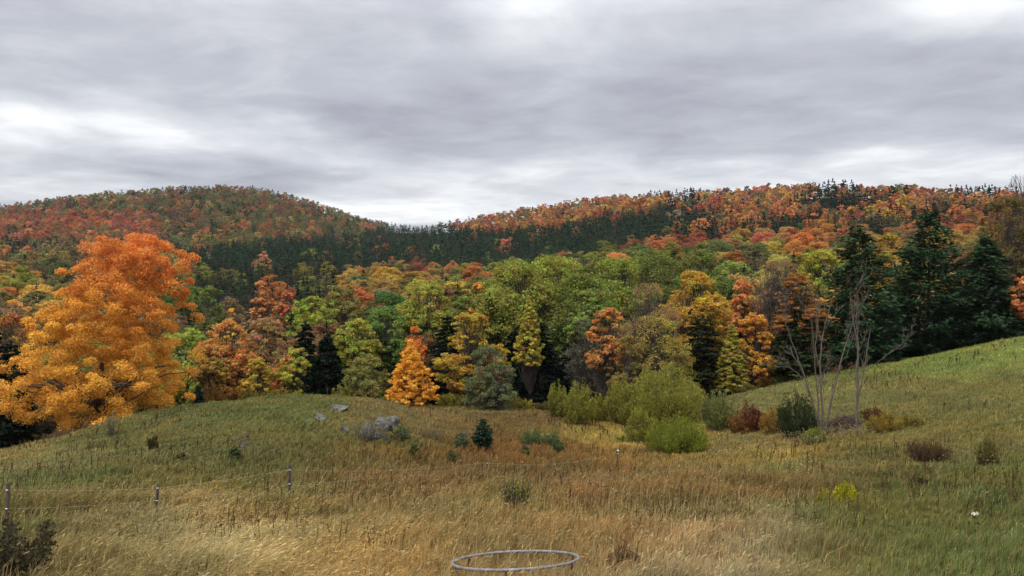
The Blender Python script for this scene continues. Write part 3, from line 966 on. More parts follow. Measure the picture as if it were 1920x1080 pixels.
def unit_tree(kind, lod, seed):
    """a tree of about 1 unit height scaled later: returns crown and trunk Geos in neutral colour"""
    r = np.random.default_rng(seed)
    if kind == 'spruce':
        if lod == 0:
            return conifer_geo(r, 16, 6.6, whorls=22, perw=7, spray=.62, dens=10, droop=.35, power=.85)
        if lod == 1:
            return conifer_geo(r, 16, 6.2, whorls=12, perw=6, spray=1.15, dens=3, droop=.35, power=.8)
        return conifer_geo(r, 16, 6.0, whorls=8, perw=4, spray=2.0, dens=0, droop=.35, power=.8)
    if kind == 'pine':
        if lod == 0:
            return conifer_geo(r, 17, 7.5, whorls=17, perw=7, spray=.8, dens=10, droop=.02, lift=.12, power=.55, irreg=.3, base=.15)
        if lod == 1:
            return conifer_geo(r, 16, 7.6, whorls=10, perw=6, spray=1.4, dens=3, droop=.02, lift=.1, power=.5, irreg=.3, base=.2)
        return conifer_geo(r, 15, 7.4, whorls=7, perw=5, spray=2.2, dens=0, droop=.02, lift=.1, power=.5, irreg=.25, base=.25)
    prof = ['round', 'low', 'round', 'egg', 'low'][seed % 5]
    if lod == 0:
        return crown_geo(r, 15, 11, prof, base=.36, nclump=150, per=60, leaf=.22, cl=.11, limbs=.3, hue=.04, fill=.5)
    if lod == 1:
        return crown_geo(r, 14, 10.5, prof, base=.3, nclump=40, per=22, leaf=.52, cl=.17, limbs=False, hue=.06, fill=.6)
    return crown_geo(r, 14, 10.5, prof, base=.35, nclump=20, per=14, leaf=.80, cl=.20, limbs=False, hue=.05, fill=.7)


class Cover:
    """which part of the view is already filled by nearer trees and ground (used only to leave out what nothing shows)"""
    def __init__(self):
        self.s = 4
        self.w, self.h = 560, 270           # columns from px -160 to 2080
        self.a = np.zeros((self.h, self.w), np.float32)
        us = ((np.arange(self.w) * 4 - 160) - 960) / F
        ds = np.geomspace(14, 2200, 150)
        UU, DD = np.meshgrid(us, ds)
        py = HOR - height((UU * DD).ravel(), DD.ravel()).reshape(UU.shape) / DD * F
        self.hz = np.minimum.accumulate(py, axis=0)
        self.ds = ds

    def put(self, px, py, hw, hh, d, fill):
        x0, x1 = (px - hw + 160) / 4, (px + hw + 160) / 4
        y0, y1 = (py - hh) / 4, (py + hh) / 4
        i0, i1 = max(int(x0), 0), min(int(x1) + 1, self.w)
        j0, j1 = max(int(y0), 0), min(int(y1) + 1, self.h)
        if i1 <= i0 or j1 <= j0:
            return 0.0, 0.0
        X = (np.arange(i0, i1) * 4 + 2 - 160 - px) / max(hw, 2)
        Y = (np.arange(j0, j1) * 4 + 2 - py) / max(hh, 2)
        m_ = (X[None, :] ** 2 + Y[:, None] ** 2) < 1.05
        k = max(np.searchsorted(self.ds, d) - 1, 0)
        m_ &= ((np.arange(j0, j1) * 4 + 2)[:, None] < self.hz[k, i0:i1][None, :] + 2)
        sub = self.a[j0:j1, i0:i1]
        inframe = (np.arange(i0, i1) * 4 - 160 >= -4) & (np.arange(i0, i1) * 4 - 160 < 1924)
        seen = float(((1 - sub) * m_ * inframe[None, :]).sum())
        tot_ = max(1.0, float(pi * hw * hh / 16))
        sub[m_] = 1 - (1 - sub[m_]) * (1 - fill)
        return seen * 16, seen / tot_


cover = Cover()
spots = []
r_s = np.random.default_rng(77)
for (d0, d1, sp) in [(95, 420, 8.8), (420, 900, 7.8), (900, 1500, 8.0)]:
    ys = np.arange(d0, d1, sp)
    xs = np.arange(-.78 * d1, .78 * d1, sp)
    X, Y = np.meshgrid(xs, ys)
    X = X + (np.arange(len(ys)) % 2)[:, None] * sp * .5
    X = (X + r_s.uniform(-.36, .36, X.shape) * sp).ravel(); Y = (Y + r_s.uniform(-.36, .36, Y.shape) * sp).ravel()
    k = (np.abs(X / Y) < .74) & (Y > meadow_end(960 + X / Y * F) + 20) & (Y > d0)
    spots.append(np.c_[X[k], Y[k]])
spots = np.concatenate(spots)
spots = np.c_[spots, height(spots[:, 0], spots[:, 1])]
spots = spots[np.argsort(spots[:, 1])]
hero_xy = [((px - 960) / F * d, d) for (px, py, hw, hh, d, f) in OCC]
hx = np.array(hero_xy)
occ_sorted = sorted(OCC, key=lambda o: o[4])
oi_ = 0
n1s = fbm(spots[:, 0] / 70, spots[:, 1] / 70, 5, 2)
n2s = fbm(spots[:, 0] / 60 + 50, spots[:, 1] / 60, 8, 2)
n3s = fbm(spots[:, 0] / 38 + 9, spots[:, 1] / 50, 13, 2)
cand = []
for i, (x, y, z) in enumerate(spots):
    while oi_ < len(occ_sorted) and occ_sorted[oi_][4] < y:
        cover.put(*occ_sorted[oi_]); oi_ += 1
    if y < 160 and np.min((hx[:, 0] - x) ** 2 + (hx[:, 1] - y) ** 2) < 22:
        continue
    # trees are a little smaller on the near right so that the row of pines stands clear
    size = r_s.choice([r_s.uniform(.55, .85), r_s.uniform(.85, 1.15), r_s.uniform(1.1, 1.4)], p=[.3, .45, .25])
    Hh = (14.5 if y < 420 else 12.5 if y < 850 else 11.5) * size
    px = 960 + x / y * F
    py_top = HOR - (z + Hh) / y * F
    DRIFT[0] = (n3s[i] - .5) * 2.4 + .5
    sp_ = species(px, py_top + .3 * Hh / y * F, y, r_s, n1s[i], n2s[i])
    if y < 200:                                      # keep the near wood below the oaks' tops
        lim = np.interp(px, [0, 380, 640, 800, 960, 1300, 1500, 1700, 1920], [560, 560, 575, 560, 520, 500, 500, 470, 430])
        lim += np.interp(y, [110, 160], [60, 0])
        if py_top < lim:
            Hh = max(6.0, row_z(lim, y) - z)
            size = Hh / 14.5
            py_top = HOR - (z + Hh) / y * F
    if sp_ in CON:
        Hh *= 1.22 if sp_ == 'spruce' else 1.12
        Wm = 6.4 * size
        hh = Hh * .45 / y * F; cy = HOR - (z + Hh * .5) / y * F; hw = Wm * .36 / y * F; fl = .75
    else:
        Wm = (12.4 if y < 420 else 9.4 if y < 850 else 8.6) * size * r_s.uniform(.85, 1.15)
        hh = Hh * .42 / y * F; cy = HOR - (z + Hh * .58) / y * F; hw = Wm * .46 / y * F; fl = .9
    seen, frac = cover.put(px, cy, hw, hh, y, fl)
    if frac < .05 or seen < 6:
        continue
    cand.append((seen, frac, x, y, z, Hh, Wm, sp_, px, cy))

N_BROAD, N_CON = 225, 175
broad = sorted([c for c in cand if c[7] not in CON and c[3] < 520], key=lambda c: -c[0])[:N_BROAD]
conif = sorted([c for c in cand if c[7] in CON and c[3] < 620], key=lambda c: -c[0])[:N_CON]
broad = [c for c in broad if c[0] > 40]
conif = [c for c in conif if c[0] > 30]
single = set(id(c) for c in broad + conif)
rest = [c for c in cand if id(c) not in single]
import sys; sys.stderr.write("TREES %d %d rest %d\n" % (len(broad), len(conif), len(rest)))

PINE_C, SPRUCE_C = lin((50, 78, 50)), lin((42, 62, 43))


def tree_colour(sp_, r):
    if sp_ == 'pine':
        return np.clip(PINE_C * r.uniform(.75, 1.3) * (1 + r.normal(0, .05, 3)), .004, 1)
    if sp_ == 'spruce':
        return np.clip(SPRUCE_C * r.uniform(.7, 1.35) * (1 + r.normal(0, .05, 3)), .004, 1)
    c = lin(np.clip(np.array(col_of(sp_)) + r.normal(0, 7, 3) + r.normal(0, 5), 20, 235))
    c = c * .88 + .12 * c.mean()
    return c * r.uniform(.85, 1.15) * ALB


PROTO = {}
for kind in ('spruce', 'pine', 'broad'):
    PROTO[kind] = []
    for s_ in range(5 if kind == 'broad' else 3):
        gC, gT = unit_tree(kind, 0, 500 + s_)
        H0 = {'spruce': 16, 'pine': 17, 'broad': 15}[kind]; W0 = {'spruce': 6.6, 'pine': 7.5, 'broad': 11}[kind]
        PROTO[kind].append((gC.mesh(kind + '_crown', [M_LEAF if kind == 'broad' else M_NEEDLE]), gT.mesh(kind + '_trunk', [M_BARK], True), H0, W0))

MARKS = [(30, 'left of the great maple'), (200, 'above the great maple'), (390, 'at the great maple\'s right shoulder'), (500, 'above the coral red maple'), (590, 'above the lime green tree'),
         (690, 'above the olive bushy tree'), (775, 'above the golden cone tree'), (890, 'above the ochre tree'), (990, 'above the yellow pointed tree'),
         (1090, 'above the pale green treetop'), (1205, 'above the tall twiggy tree'), (1306, 'above the ochre-gold oak'), (1400, 'above the salmon pink maple'),
         (1480, 'above the brown twiggy tree'), (1610, 'around the first pine'), (1742, 'around the tallest pine'), (1860, 'around the shorter pine')]
ORD = ['first', 'second', 'third', 'fourth', 'fifth', 'sixth', 'seventh', 'eighth', 'ninth', 'tenth', 'eleventh', 'twelfth', 'thirteenth', 'fourteenth']
NAMES = {'pine': 'dark green pine', 'spruce': 'blackish green spruce', 'grey': 'grey twiggy tree'}


def base_label(c):
    seen, frac, x, y, z, Hh, Wm, sp_, px, cy = c
    where = 'in the near wood' if y < 150 else 'in the middle wood' if y < 240 else 'in the far wood' if y < 360 else 'on the hill foot'
    mk = min(MARKS, key=lambda m_: abs(m_[0] - px))[1]
    return '%s %s %s' % (NAMES.get(sp_, sp_ + ' round-topped tree'), where, mk)


labels = {}
for c in broad + conif:
    labels.setdefault(base_label(c), []).append(c)
final = {}
for lb, cs in labels.items():
    cs.sort(key=lambda c: c[8])
    for i, c in enumerate(cs):
        if len(cs) == 1:
            final[id(c)] = lb
        elif len(cs) == 2:
            final[id(c)] = lb + (', left of two' if i == 0 else ', right of two')
        else:
            final[id(c)] = lb + ', %s from left' % ORD[min(i, 13)]
for c in broad + conif:
    seen, frac, x, y, z, Hh, Wm, sp_, px, cy = c
    kind = sp_ if sp_ in CON else 'broad'
    cm, tm, H0, W0 = PROTO[kind][r_s.integers(len(PROTO[kind]))]
    nm = {'pine': 'pine_tree', 'spruce': 'spruce_tree', 'broad': 'broadleaf_tree'}[kind]
    t = thing(nm, final[id(c)], 'tree', (x, y, z), r_s.uniform(0, 6.28), 'conifers in the wood' if kind != 'broad' else 'autumn broadleaf trees in the wood')
    t.scale = (Wm / W0, Wm / W0, Hh / H0)
    cr = obj('crown', cm, t)
    cr.color = tuple(tree_colour(sp_, r_s)) + (1,)
    obj('trunk', tm, t)

# the trees beyond, far too many to count
LOD = {}
for kind in ('spruce', 'pine', 'broad'):
    for lod in (1, 2):
        LOD[kind, lod] = []
        for s_ in range(6):
            gC, gT = unit_tree(kind, lod, 900 + s_)
            LOD[kind, lod].append(gC.arrays() + ({'spruce': 16, 'pine': 15.5, 'broad': 14}[kind], {'spruce': 6.1, 'pine': 7.5, 'broad': 10.5}[kind]))
for want, nm, lb in ((False, 'hardwood_forest', 'far autumn hardwoods massed over both hills and the valley'), (True, 'conifer_forest', 'far dark conifers massed in the valley and on the hills')):
    g = Geo()
    for c in rest:
        seen, frac, x, y, z, Hh, Wm, sp_, px, cy = c
        if (sp_ in CON) != want:
            continue
        kind = sp_ if sp_ in CON else 'broad'
        lod = 1 if y < 560 else 2
        V, Q, T, C, H0, W0 = LOD[kind, lod][r_s.integers(6)]
        a = r_s.uniform(0, 6.28)
        ca, sa = math.cos(a), math.sin(a)
        k = Wm / W0
        Vx = np.c_[(V[:, 0] * ca - V[:, 1] * sa) * k + x, (V[:, 0] * sa + V[:, 1] * ca) * k + y, V[:, 2] * Hh / H0 + z]
        g.add(Vx, Q=Q, C=np.clip(C * tree_colour(sp_, r_s), 0, .9))
    o = obj(nm, g.mesh(nm, [M_NEEDLE if want else M_LEAF]))
    tag(o, lb, 'forest', kind='stuff')
#@@MEADOW


# ------------------------------------------------------------------ the open meadow
def spot(px, py):
    """where the bare ground is first seen at column px, row py"""
    ds = np.geomspace(12, 110, 700)
    u = (px - 960) / F
    row = HOR - height(u * ds, ds) / ds * F
    k = np.where(row <= py)[0]
    return ds[k[0]] if len(k) else 95.0


def blades(name, label, cat, x, y, hgt, wid, colr, lean, seeds=None, group=None):
    r = np.random.default_rng(len(x))
    n = len(x)
    z = height(x, y)
    a = r.uniform(0, 2 * pi, n)
    side = np.c_[np.cos(a), np.sin(a), np.zeros(n)]
    wind = np.c_[r.normal(.75, .55, n), r.normal(-.1, .6, n), np.zeros(n)] * lean[:, None]
    p0 = np.c_[x, y, z - .02]
    h = hgt[:, None]
    p1 = p0 + np.array([0, 0, 1.]) * h * .55 + wind * h * .22
    p2 = p0 + np.array([0, 0, 1.]) * h * (1 - .28 * lean[:, None]) + wind * h * .85
    w = wid[:, None] * .5
    V = np.stack([p0 - side * w, p0 + side * w, p1 + side * w * .8, p1 - side * w * .8, p2], 1).reshape(-1, 3)
    i = np.arange(n)[:, None] * 5
    g = Geo()
    C = np.repeat(colr, 5, axis=0)
    g.add(V, Q=i + np.array([[0, 1, 2, 3]]), T=i + np.array([[3, 2, 4]]), C=C)
    if seeds is not None:
        k = np.where(r.uniform(size=n) < seeds)[0]
        if len(k):
            T = unit(p2[k] - p1[k] + np.array([0, 0, -.08]))
            L = np.clip(hgt[k] * .25, .05, .12)
            cs = np.clip(colr[k] * 1.05 + .015, 0, .7)
            sprays(g, p2[k] + T * L[:, None] * .3, T, unit(np.cross(T, rsphere(r, len(k)))), L, np.maximum(wid[k] * 1.1, L * .13), cs)
    o = obj(name, g.mesh(name, [M_BLADE]))
    tag(o, label, cat, group, 'stuff')
    return o


def lay_grass():
    r = np.random.default_rng(5)
    n = 700000
    u = r.uniform(-.70, .70, n)
    d = 11.5 + (98 - 11.5) * r.uniform(size=n) ** 1.25
    px = 960 + u * F
    k = d < meadow_end(px) + r.normal(0, .8, n)
    u, d, px = u[k], d[k], px[k]
    x, y = u * d, d
    # tufts: pull blades towards clump centres
    cx, cy = np.floor(x / .45), np.floor(y / .45)
    ox = (cx + .2 + .6 * hash2(cx, cy, 1)) * .45; oy = (cy + .2 + .6 * hash2(cx, cy, 2)) * .45
    pull = r.uniform(0, .75, len(x)) * (d < 60)
    x = x + (ox - x) * pull; y = y + (oy - y) * pull
    z = height(x, y)
    px, py = 960 + x / y * F, HOR - z / y * F
    col = sward_colour(x, y, z)
    tuft = hash2(cx, cy, 5)
    n1 = fbm(x / 2.2, y / 2.2, 61)
    n2 = fbm(x / .8, y / 1.2, 71)
    col = col * (1.28 * r.uniform(.62, 1.42, len(x)) * (.82 + .36 * tuft) * (.66 + .68 * n2))[:, None]
    hj = r.normal(0, .09, len(x))[:, None]
    col = col * np.hstack([1 + hj, 1 - hj * .4, 1 - hj])
    pt = ((fbm(x / 2.6, y / 4.0, 83) - .5) * 3.2).clip(-.75, 1.1)[:, None]          # drier and greener patches
    col = col * (1 + pt * np.array([[.28, .13, .08]]))
    strawy = r.uniform(size=len(x)) < np.where(y > 44, .03, .10)
    col[strawy] = lin((168, 148, 96)) * r.uniform(.7, 1.1, strawy.sum())[:, None]
    col[y > 44] *= np.array([1.12, 1.08, .96])
    dark = (r.uniform(size=len(x)) < .06)
    col[dark] = lin((86, 70, 42)) * r.uniform(.6, 1.1, dark.sum())[:, None]
    # how tall the sward stands
    front = np.clip((py - 880) / 60, 0, 1) * np.clip((1580 - px) / 300, 0, 1)
    hgt = .20 + .13 * front + .06 * np.clip((py - 850) / 60, 0, 1) + .22 * np.exp(-((px - 1000) / 330) ** 2 - ((py - 870) / 40) ** 2)
    hgt = hgt * (1 - .5 * np.exp(-((px - 1230) / 260) ** 2 - ((py - 965) / 22) ** 2))
    hgt = hgt * (1 - .35 * np.exp(-((px - 80) / 150) ** 2 - ((py - 910) / 26) ** 2))
    hgt = hgt * r.uniform(.55, 1.25, len(x)) * (.30 + 1.4 * n1) * (.65 + .7 * tuft)
    hgt = np.minimum(hgt, .75)
    hgt = hgt * (1 - .55 * np.exp(-(((x - .06) / 1.9) ** 2 + ((y - 14.0) / 1.9) ** 2)))     # trodden round the ring
    plume = (r.uniform(size=len(x)) < .035 * front) & (front > .1)               # single tall stalks above the sward
    hgt[plume] = r.uniform(.45, .85, plume.sum())
    col[plume] = lin((170, 150, 104)) * r.uniform(.7, 1.1, plume.sum())[:, None]
    wid = np.maximum(.010, .00075 * d) * r.uniform(.7, 1.4, len(x))
    lean = np.clip(.35 + .35 * np.exp(-((px - 420) / 330) ** 2) * front + r.normal(0, .15, len(x)), .05, 1.0)
    past = (d > 44)
    green = (~past) & (px > 1500 + (n1 - .5) * 260)
    dry = ~past & ~green
    blades('tall_dry_grass', 'tall tan dry grass with nodding seed heads across the near meadow', 'grass', x[dry], y[dry], hgt[dry], wid[dry], np.clip(col[dry], .004, .7), lean[dry], .22)
    blades('green_grass', 'matted green grass at the lower right of the meadow', 'grass', x[green], y[green], hgt[green], wid[green], np.clip(col[green], .004, .7), lean[green], .03)
    blades('pasture_grass', 'short olive pasture grass over the knoll and the rising hillside', 'grass', x[past], y[past], hgt[past], wid[past], np.clip(col[past], .004, .7), lean[past], .05)
    # dead stalks of last summer's weeds, standing in drifts
    m_ = 3800
    u = r.uniform(-.66, .66, m_); d = r.uniform(16, 92, m_)
    x, y = u * d, d
    k = (d < meadow_end(960 + u * F) - 1) & (fbm(x / 4, y / 4, 91) > np.where(d > 46, .62, .53))
    x, y, d = x[k], y[k], d[k]
    z = height(x, y)
    g = Geo()
    h = r.uniform(.35, 1.0, len(x)); w = np.maximum(.012, .0006 * d)
    P = np.c_[x, y, z + h / 2]
    T = unit(np.c_[r.normal(.05, .12, (len(x), 2)), np.ones(len(x))])
    cc = lin((84, 66, 44)) * r.uniform(.6, 1.5, (len(x), 1))
    for s in range(2):
        sprays(g, P, T, unit(np.c_[r.normal(size=(len(x), 2)), np.zeros(len(x))]), h, w * 1.6, cc)
    for s in range(7):
        f = r.uniform(.45, 1.05, len(x))
        sprays(g, P + T * (h * (f - .5))[:, None] + r.normal(0, .05, (len(x), 3)), unit(rsphere(r, len(x)) + np.array([0, 0, .6])), rsphere(r, len(x)),
               np.maximum(.09, .0022 * d), np.maximum(.03, .0011 * d), cc * r.uniform(.8, 1.6, (len(x), 1)))
    tag(obj('dead_weeds', g.mesh('dead_weeds', [M_BLADE])), 'dark brown dead weed stalks standing in drifts over the meadow', 'weeds', None, 'stuff')
    # pale flower heads gone to fluff
    m_ = 2600
    px_ = np.concatenate([r.uniform(1330, 1620, m_ // 2), r.uniform(1500, 1920, m_ // 2)])
    d = np.concatenate([r.uniform(52, 66, m_ // 2), r.uniform(26, 64, m_ // 2)])
    keep = r.uniform(size=m_) < np.r_[np.full(m_ // 2, .8), np.full(m_ // 2, .42)]
    x, y = ((px_ - 960) / F * d)[keep], d[keep]
    k = fbm(x / 3, y / 3, 17) > .48
    x, y = x[k], y[k]
    z = height(x, y)
    g = Geo()
    for s in range(3):
        q = len(x)
        sprays(g, np.c_[x, y, z + r.uniform(.35, .75, q)] + r.normal(0, .08, (q, 3)), unit(rsphere(r, q)), rsphere(r, q), .0016 * y + .03, .0012 * y + .02,
               lin((124, 112, 84)) * r.uniform(.6, 1.2, (q, 1)))
    tag(obj('aster_heads', g.mesh('aster_heads', [M_BLADE])), 'pale fluffy aster heads scattered before the dead trees and up the right side', 'wildflowers', None, 'stuff')


lay_grass()


def bush(px, py, top, w, ca, cb, label, name='bush', cat='bush', seed=0, group=None, **kw):
    d = spot(px, py)
    p = at(px, d)
    H = row_z(top, d) - p[2]
    r = np.random.default_rng(7000 + int(px) * 5 + int(top) + seed)
    args = dict(nstem=46, per=70, leaf=.0016 * d, lw=.42)
    args.update(kw)
    gC, gT = shrub_geo(r, H, w / F * d * .96, colA=lin(ca), colB=lin(cb), **args)
    return plant_tree(name, label, cat, p, gC, gT, group=group, foliage='foliage')


WG = 'willow shrubs in the wet hollow'
WK = dict(name='willow_shrub', cat='shrub', group=WG)
bush(1242, 802, 692, 190, (112, 112, 48), (142, 140, 62), 'largest willow shrub, broad and domed, olive green', nstem=230, per=110, **WK)
bush(1166, 797, 706, 70, (114, 114, 48), (144, 142, 62), 'willow shrub touching the left of the largest one', nstem=60, per=90, **WK)
bush(1086, 798, 720, 74, (114, 114, 48), (144, 142, 62), 'round-headed willow shrub on a bare dark stem, alone at the left', nstem=70, per=85, **WK)
bush(1046, 782, 713, 46, (114, 114, 48), (144, 142, 62), 'slim upright willow shrub at the far left of the willows', nstem=36, per=80, **WK)
bush(1124, 790, 738, 50, (120, 116, 48), (146, 142, 56), 'small yellowish willow shrub between two taller ones', nstem=36, per=70, **WK)
bush(1204, 828, 766, 74, (114, 114, 48), (144, 142, 62), 'low willow shrub in front of the largest one', nstem=56, per=85, **WK)
bush(1272, 850, 787, 138, (94, 102, 38), (128, 134, 50), 'low dense bright green willow mound nearest the camera', nstem=150, per=95, lw=.34, **WK)
bush(1343, 806, 728, 76, (98, 104, 56), (126, 128, 70), 'grey-green willow shrub right of the largest one', nstem=60, per=70, **WK)
bush(1168, 833, 812, 34, (130, 132, 60), (150, 148, 70), 'tiny pale willow sprout left of the bright green mound', nstem=16, per=40, **WK)
bush(1494, 824, 732, 84, (44, 54, 34), (66, 76, 44), 'dark green shrub crowding the foot of the dead trees', name='dark_shrub', cat='shrub', nstem=80, per=80)
bush(1408, 806, 758, 64, (108, 52, 42), (104, 66, 46), 'dark red shrub between the willows and the dead trees', name='red_shrub', cat='shrub', nstem=44, per=60)
bush(1382, 812, 776, 50, (118, 84, 50), (138, 100, 56), 'rusty brown low bush left of the dark red shrub', nstem=36, per=50)
bush(1448, 812, 768, 56, (132, 100, 50), (150, 118, 56), 'ochre low bush right of the dark red shrub', nstem=36, per=50)
bush(1528, 832, 800, 60, (104, 112, 50), (130, 136, 62), 'pale green weed clump in front of the left dead tree', nstem=34, per=40)
bush(1660, 808, 772, 74, (130, 108, 50), (146, 126, 54), 'golden yellow low bush right of the brush pile', nstem=50, per=45)
bush(1640, 790, 764, 60, (104, 74, 50), (118, 84, 54), 'rust-brown low bush behind the right dead tree', nstem=40, per=45)
bush(1706, 800, 778, 60, (142, 122, 56), (124, 112, 54), 'dull yellow bush rightmost by the brush pile', nstem=36, per=40)
# the brushy foot of the wood
for i, (px, top, w, ca, cb, lb) in enumerate([
        (860, 742, 60, (112, 108, 56), (128, 122, 60), 'olive bush at the wood foot right of the golden cone tree'),
        (838, 738, 44, (128, 122, 56), (146, 136, 60), 'yellowish bush close against the golden cone tree'),
        (905, 752, 50, (96, 96, 58), (112, 110, 62), 'grey-olive bush under the grey-green tree'),
        (965, 746, 60, (104, 100, 58), (126, 118, 58), 'brownish bush right of the grey-green tree'),
        (988, 750, 34, (150, 140, 54), (160, 146, 60), 'small bright yellow-green bush at the dark wood foot'),
        (1015, 756, 50, (92, 84, 54), (112, 100, 58), 'dull brown bush left of the slim willow'),
        (1040, 748, 50, (84, 84, 52), (106, 100, 56), 'dark olive bush behind the slim willow'),
        (1400, 728, 50, (96, 96, 46), (120, 112, 50), 'olive bush where the pasture meets the wood'),
        (640, 724, 46, (122, 118, 56), (134, 126, 58), 'olive bush left of the olive bushy tree'),
        (715, 722, 50, (116, 112, 58), (130, 124, 60), 'olive bush against the left of the golden cone tree'),
        (470, 728, 54, (140, 126, 54), (126, 112, 52), 'yellow-brown bush under the small dull yellow tree'),
        (520, 730, 46, (120, 116, 54), (136, 126, 54), 'olive-yellow bush between two knoll saplings'),
        (400, 716, 60, (124, 96, 52), (140, 104, 52), 'rusty bush at the knoll edge right of the blue-green spruce'),
        (1462, 706, 40, (86, 84, 46), (104, 98, 50), 'dark olive bush at the top of the pasture corner')]):
    d = meadow_end(px) + (0 if px > 800 else 1)
    p = at(px, d)
    rr_ = np.random.default_rng(8100 + i)
    gC, gT = shrub_geo(rr_, max(row_z(top, d) - p[2], .8), w / F * d, nstem=34, per=60, leaf=.0018 * d, lw=.5, colA=lin(ca), colB=lin(cb))
    plant_tree('bush', lb, 'bush', p, gC, gT, group='bushes along the foot of the wood', foliage='foliage')


def little_spruce(px, py, top, w, col, label, seed=0):
    d = spot(px, py)
    p = at(px, d)
    r = np.random.default_rng(9000 + int(px))
    H = row_z(top, d) - p[2]
    gC, gT = conifer_geo(r, H, w / F * d, whorls=15, perw=8, spray=max(.14, H * .14), dens=14, droop=-.25, col=lin(col), power=.6, base=.04, irreg=.15)
    return plant_tree('young_spruce', label, 'young spruce', p, gC, gT, (M_NEEDLE, M_BARKP), group='young spruces in the meadow')


little_spruce(905, 842, 786, 42, (38, 58, 42), 'bushy dark young spruce standing tallest in the meadow, by the pale stones')
little_spruce(864, 840, 812, 34, (66, 82, 60), 'grey-green young spruce just left of the tallest one')
little_spruce(752, 826, 800, 44, (76, 88, 54), 'wide young spruce at the right foot of the rock outcrop')
little_spruce(440, 864, 838, 26, (72, 84, 50), 'tiny young spruce alone on the knoll slope')
little_spruce(776, 858, 832, 30, (88, 94, 52), 'small yellow-green young spruce below the rock outcrop')
little_spruce(848, 866, 846, 22, (82, 88, 52), 'smallest young spruce in the brown weeds')
little_spruce(985, 858, 836, 24, (80, 88, 52), 'small young spruce left of the fern patch')
bush(1010, 838, 812, 92, (66, 84, 50), (84, 100, 58), 'low blue-green fern patch in the brown hollow', name='fern_patch', cat='ferns', nstem=70, per=26, upright=.2, dome=False)
bush(1046, 848, 828, 30, (66, 84, 50), (82, 98, 58), 'small fern tuft at the right end of the fern patch', name='fern_tuft', cat='ferns', nstem=20, per=24, upright=.2, dome=False)
bush(208, 818, 776, 40, (120, 108, 70), (150, 138, 98), 'pale dry weed clump on the knoll below the great maple', name='weed_clump', cat='weeds', nstem=26, per=14, dome=False)
bush(287, 842, 816, 26, (62, 56, 38), (80, 76, 44), 'dark weed tuft on the knoll slope', name='weed_tuft', cat='weeds', nstem=24, per=24)
bush(341, 862, 850, 22, (66, 56, 36), (80, 70, 42), 'small brown weed tuft lower on the knoll slope', name='weed_tuft', cat='weeds', nstem=18, per=20)
bush(1738, 866, 832, 96, (74, 54, 36), (92, 72, 44), 'wide dark brown patch of dead ferns on the right slope', name='dead_ferns', cat='dead ferns', nstem=110, per=24, dome=False, lw=.3)
bush(1852, 872, 818, 48, (72, 52, 36), (116, 116, 48), 'dark clump of dead ferns with a green top', name='dead_ferns', cat='dead ferns', nstem=60, per=40, lw=.25)
bush(1725, 912, 892, 44, (50, 46, 28), (74, 72, 38), 'flattened dark weed tuft below the dead ferns', name='weed_tuft', cat='weeds', nstem=26, per=20)
bush(1586, 946, 904, 56, (150, 150, 36), (178, 172, 40), 'bright yellow goldenrod clump in the green grass', name='goldenrod', cat='wildflowers', nstem=34, per=44, leaf=.05)
bush(1546, 950, 914, 30, (134, 136, 40), (160, 154, 46), 'thin yellow goldenrod stems left of the main clump', name='goldenrod', cat='wildflowers', nstem=12, per=30, leaf=.045)
bush(968, 955, 905, 66, (134, 136, 50), (156, 152, 64), 'fresh green grass tussock amid the tan grass', name='grass_tussock', cat='tussock', nstem=170, per=3, leaf=.05, dome=False)
bush(1172, 1075, 1020, 90, (104, 72, 44), (128, 92, 56), 'brown dead weed clump right of the metal ring', name='weed_clump', cat='weeds', nstem=46, per=22, leaf=.035)
bush(22, 1100, 998, 176, (58, 54, 38), (84, 78, 54), 'dark leafy bramble filling the lower left corner', name='bramble', cat='bramble', nstem=70, per=40, leaf=.036, lw=.8, upright=.2, dome=False)


# ------------------------------------------------------------------ rocks
def rock_material():
    m_, n, out = mat_new('lichen_rock')
    t = n.new('ShaderNodeTexCoord')
    a_ = n.noise(t.outputs['Object'], 1.6, 8, .65, .4).outputs[0]
    b_ = n.noise(t.outputs['Object'], 7, 6, .7).outputs[0]
    c = n.ramp(a_, [(.36, lin((50, 48, 42))), (.5, lin((84, 82, 76))), (.70, lin((134, 132, 126)))])
    c = n.mix(n.ramp(b_, [(.55, (0, 0, 0)), (.68, (.6, .6, .6))]), c, tuple(lin((92, 92, 62))))
    bs = n.new('ShaderNodeBsdfPrincipled')
    n.l.new(c, bs.inputs['Base Color']); bs.inputs['Roughness'].default_value = .95
    bp = n.new('ShaderNodeBump'); bp.inputs['Strength'].default_value = 1.0; bp.inputs['Distance'].default_value = .12
    n.l.new(n.m('ADD', a_, n.m('MULTIPLY', b_, .5)), bp.inputs['Height']); n.l.new(bp.outputs[0], bs.inputs['Normal'])
    n.l.new(bs.outputs[0], out.inputs[0])
    return m_


M_ROCK = rock_material()


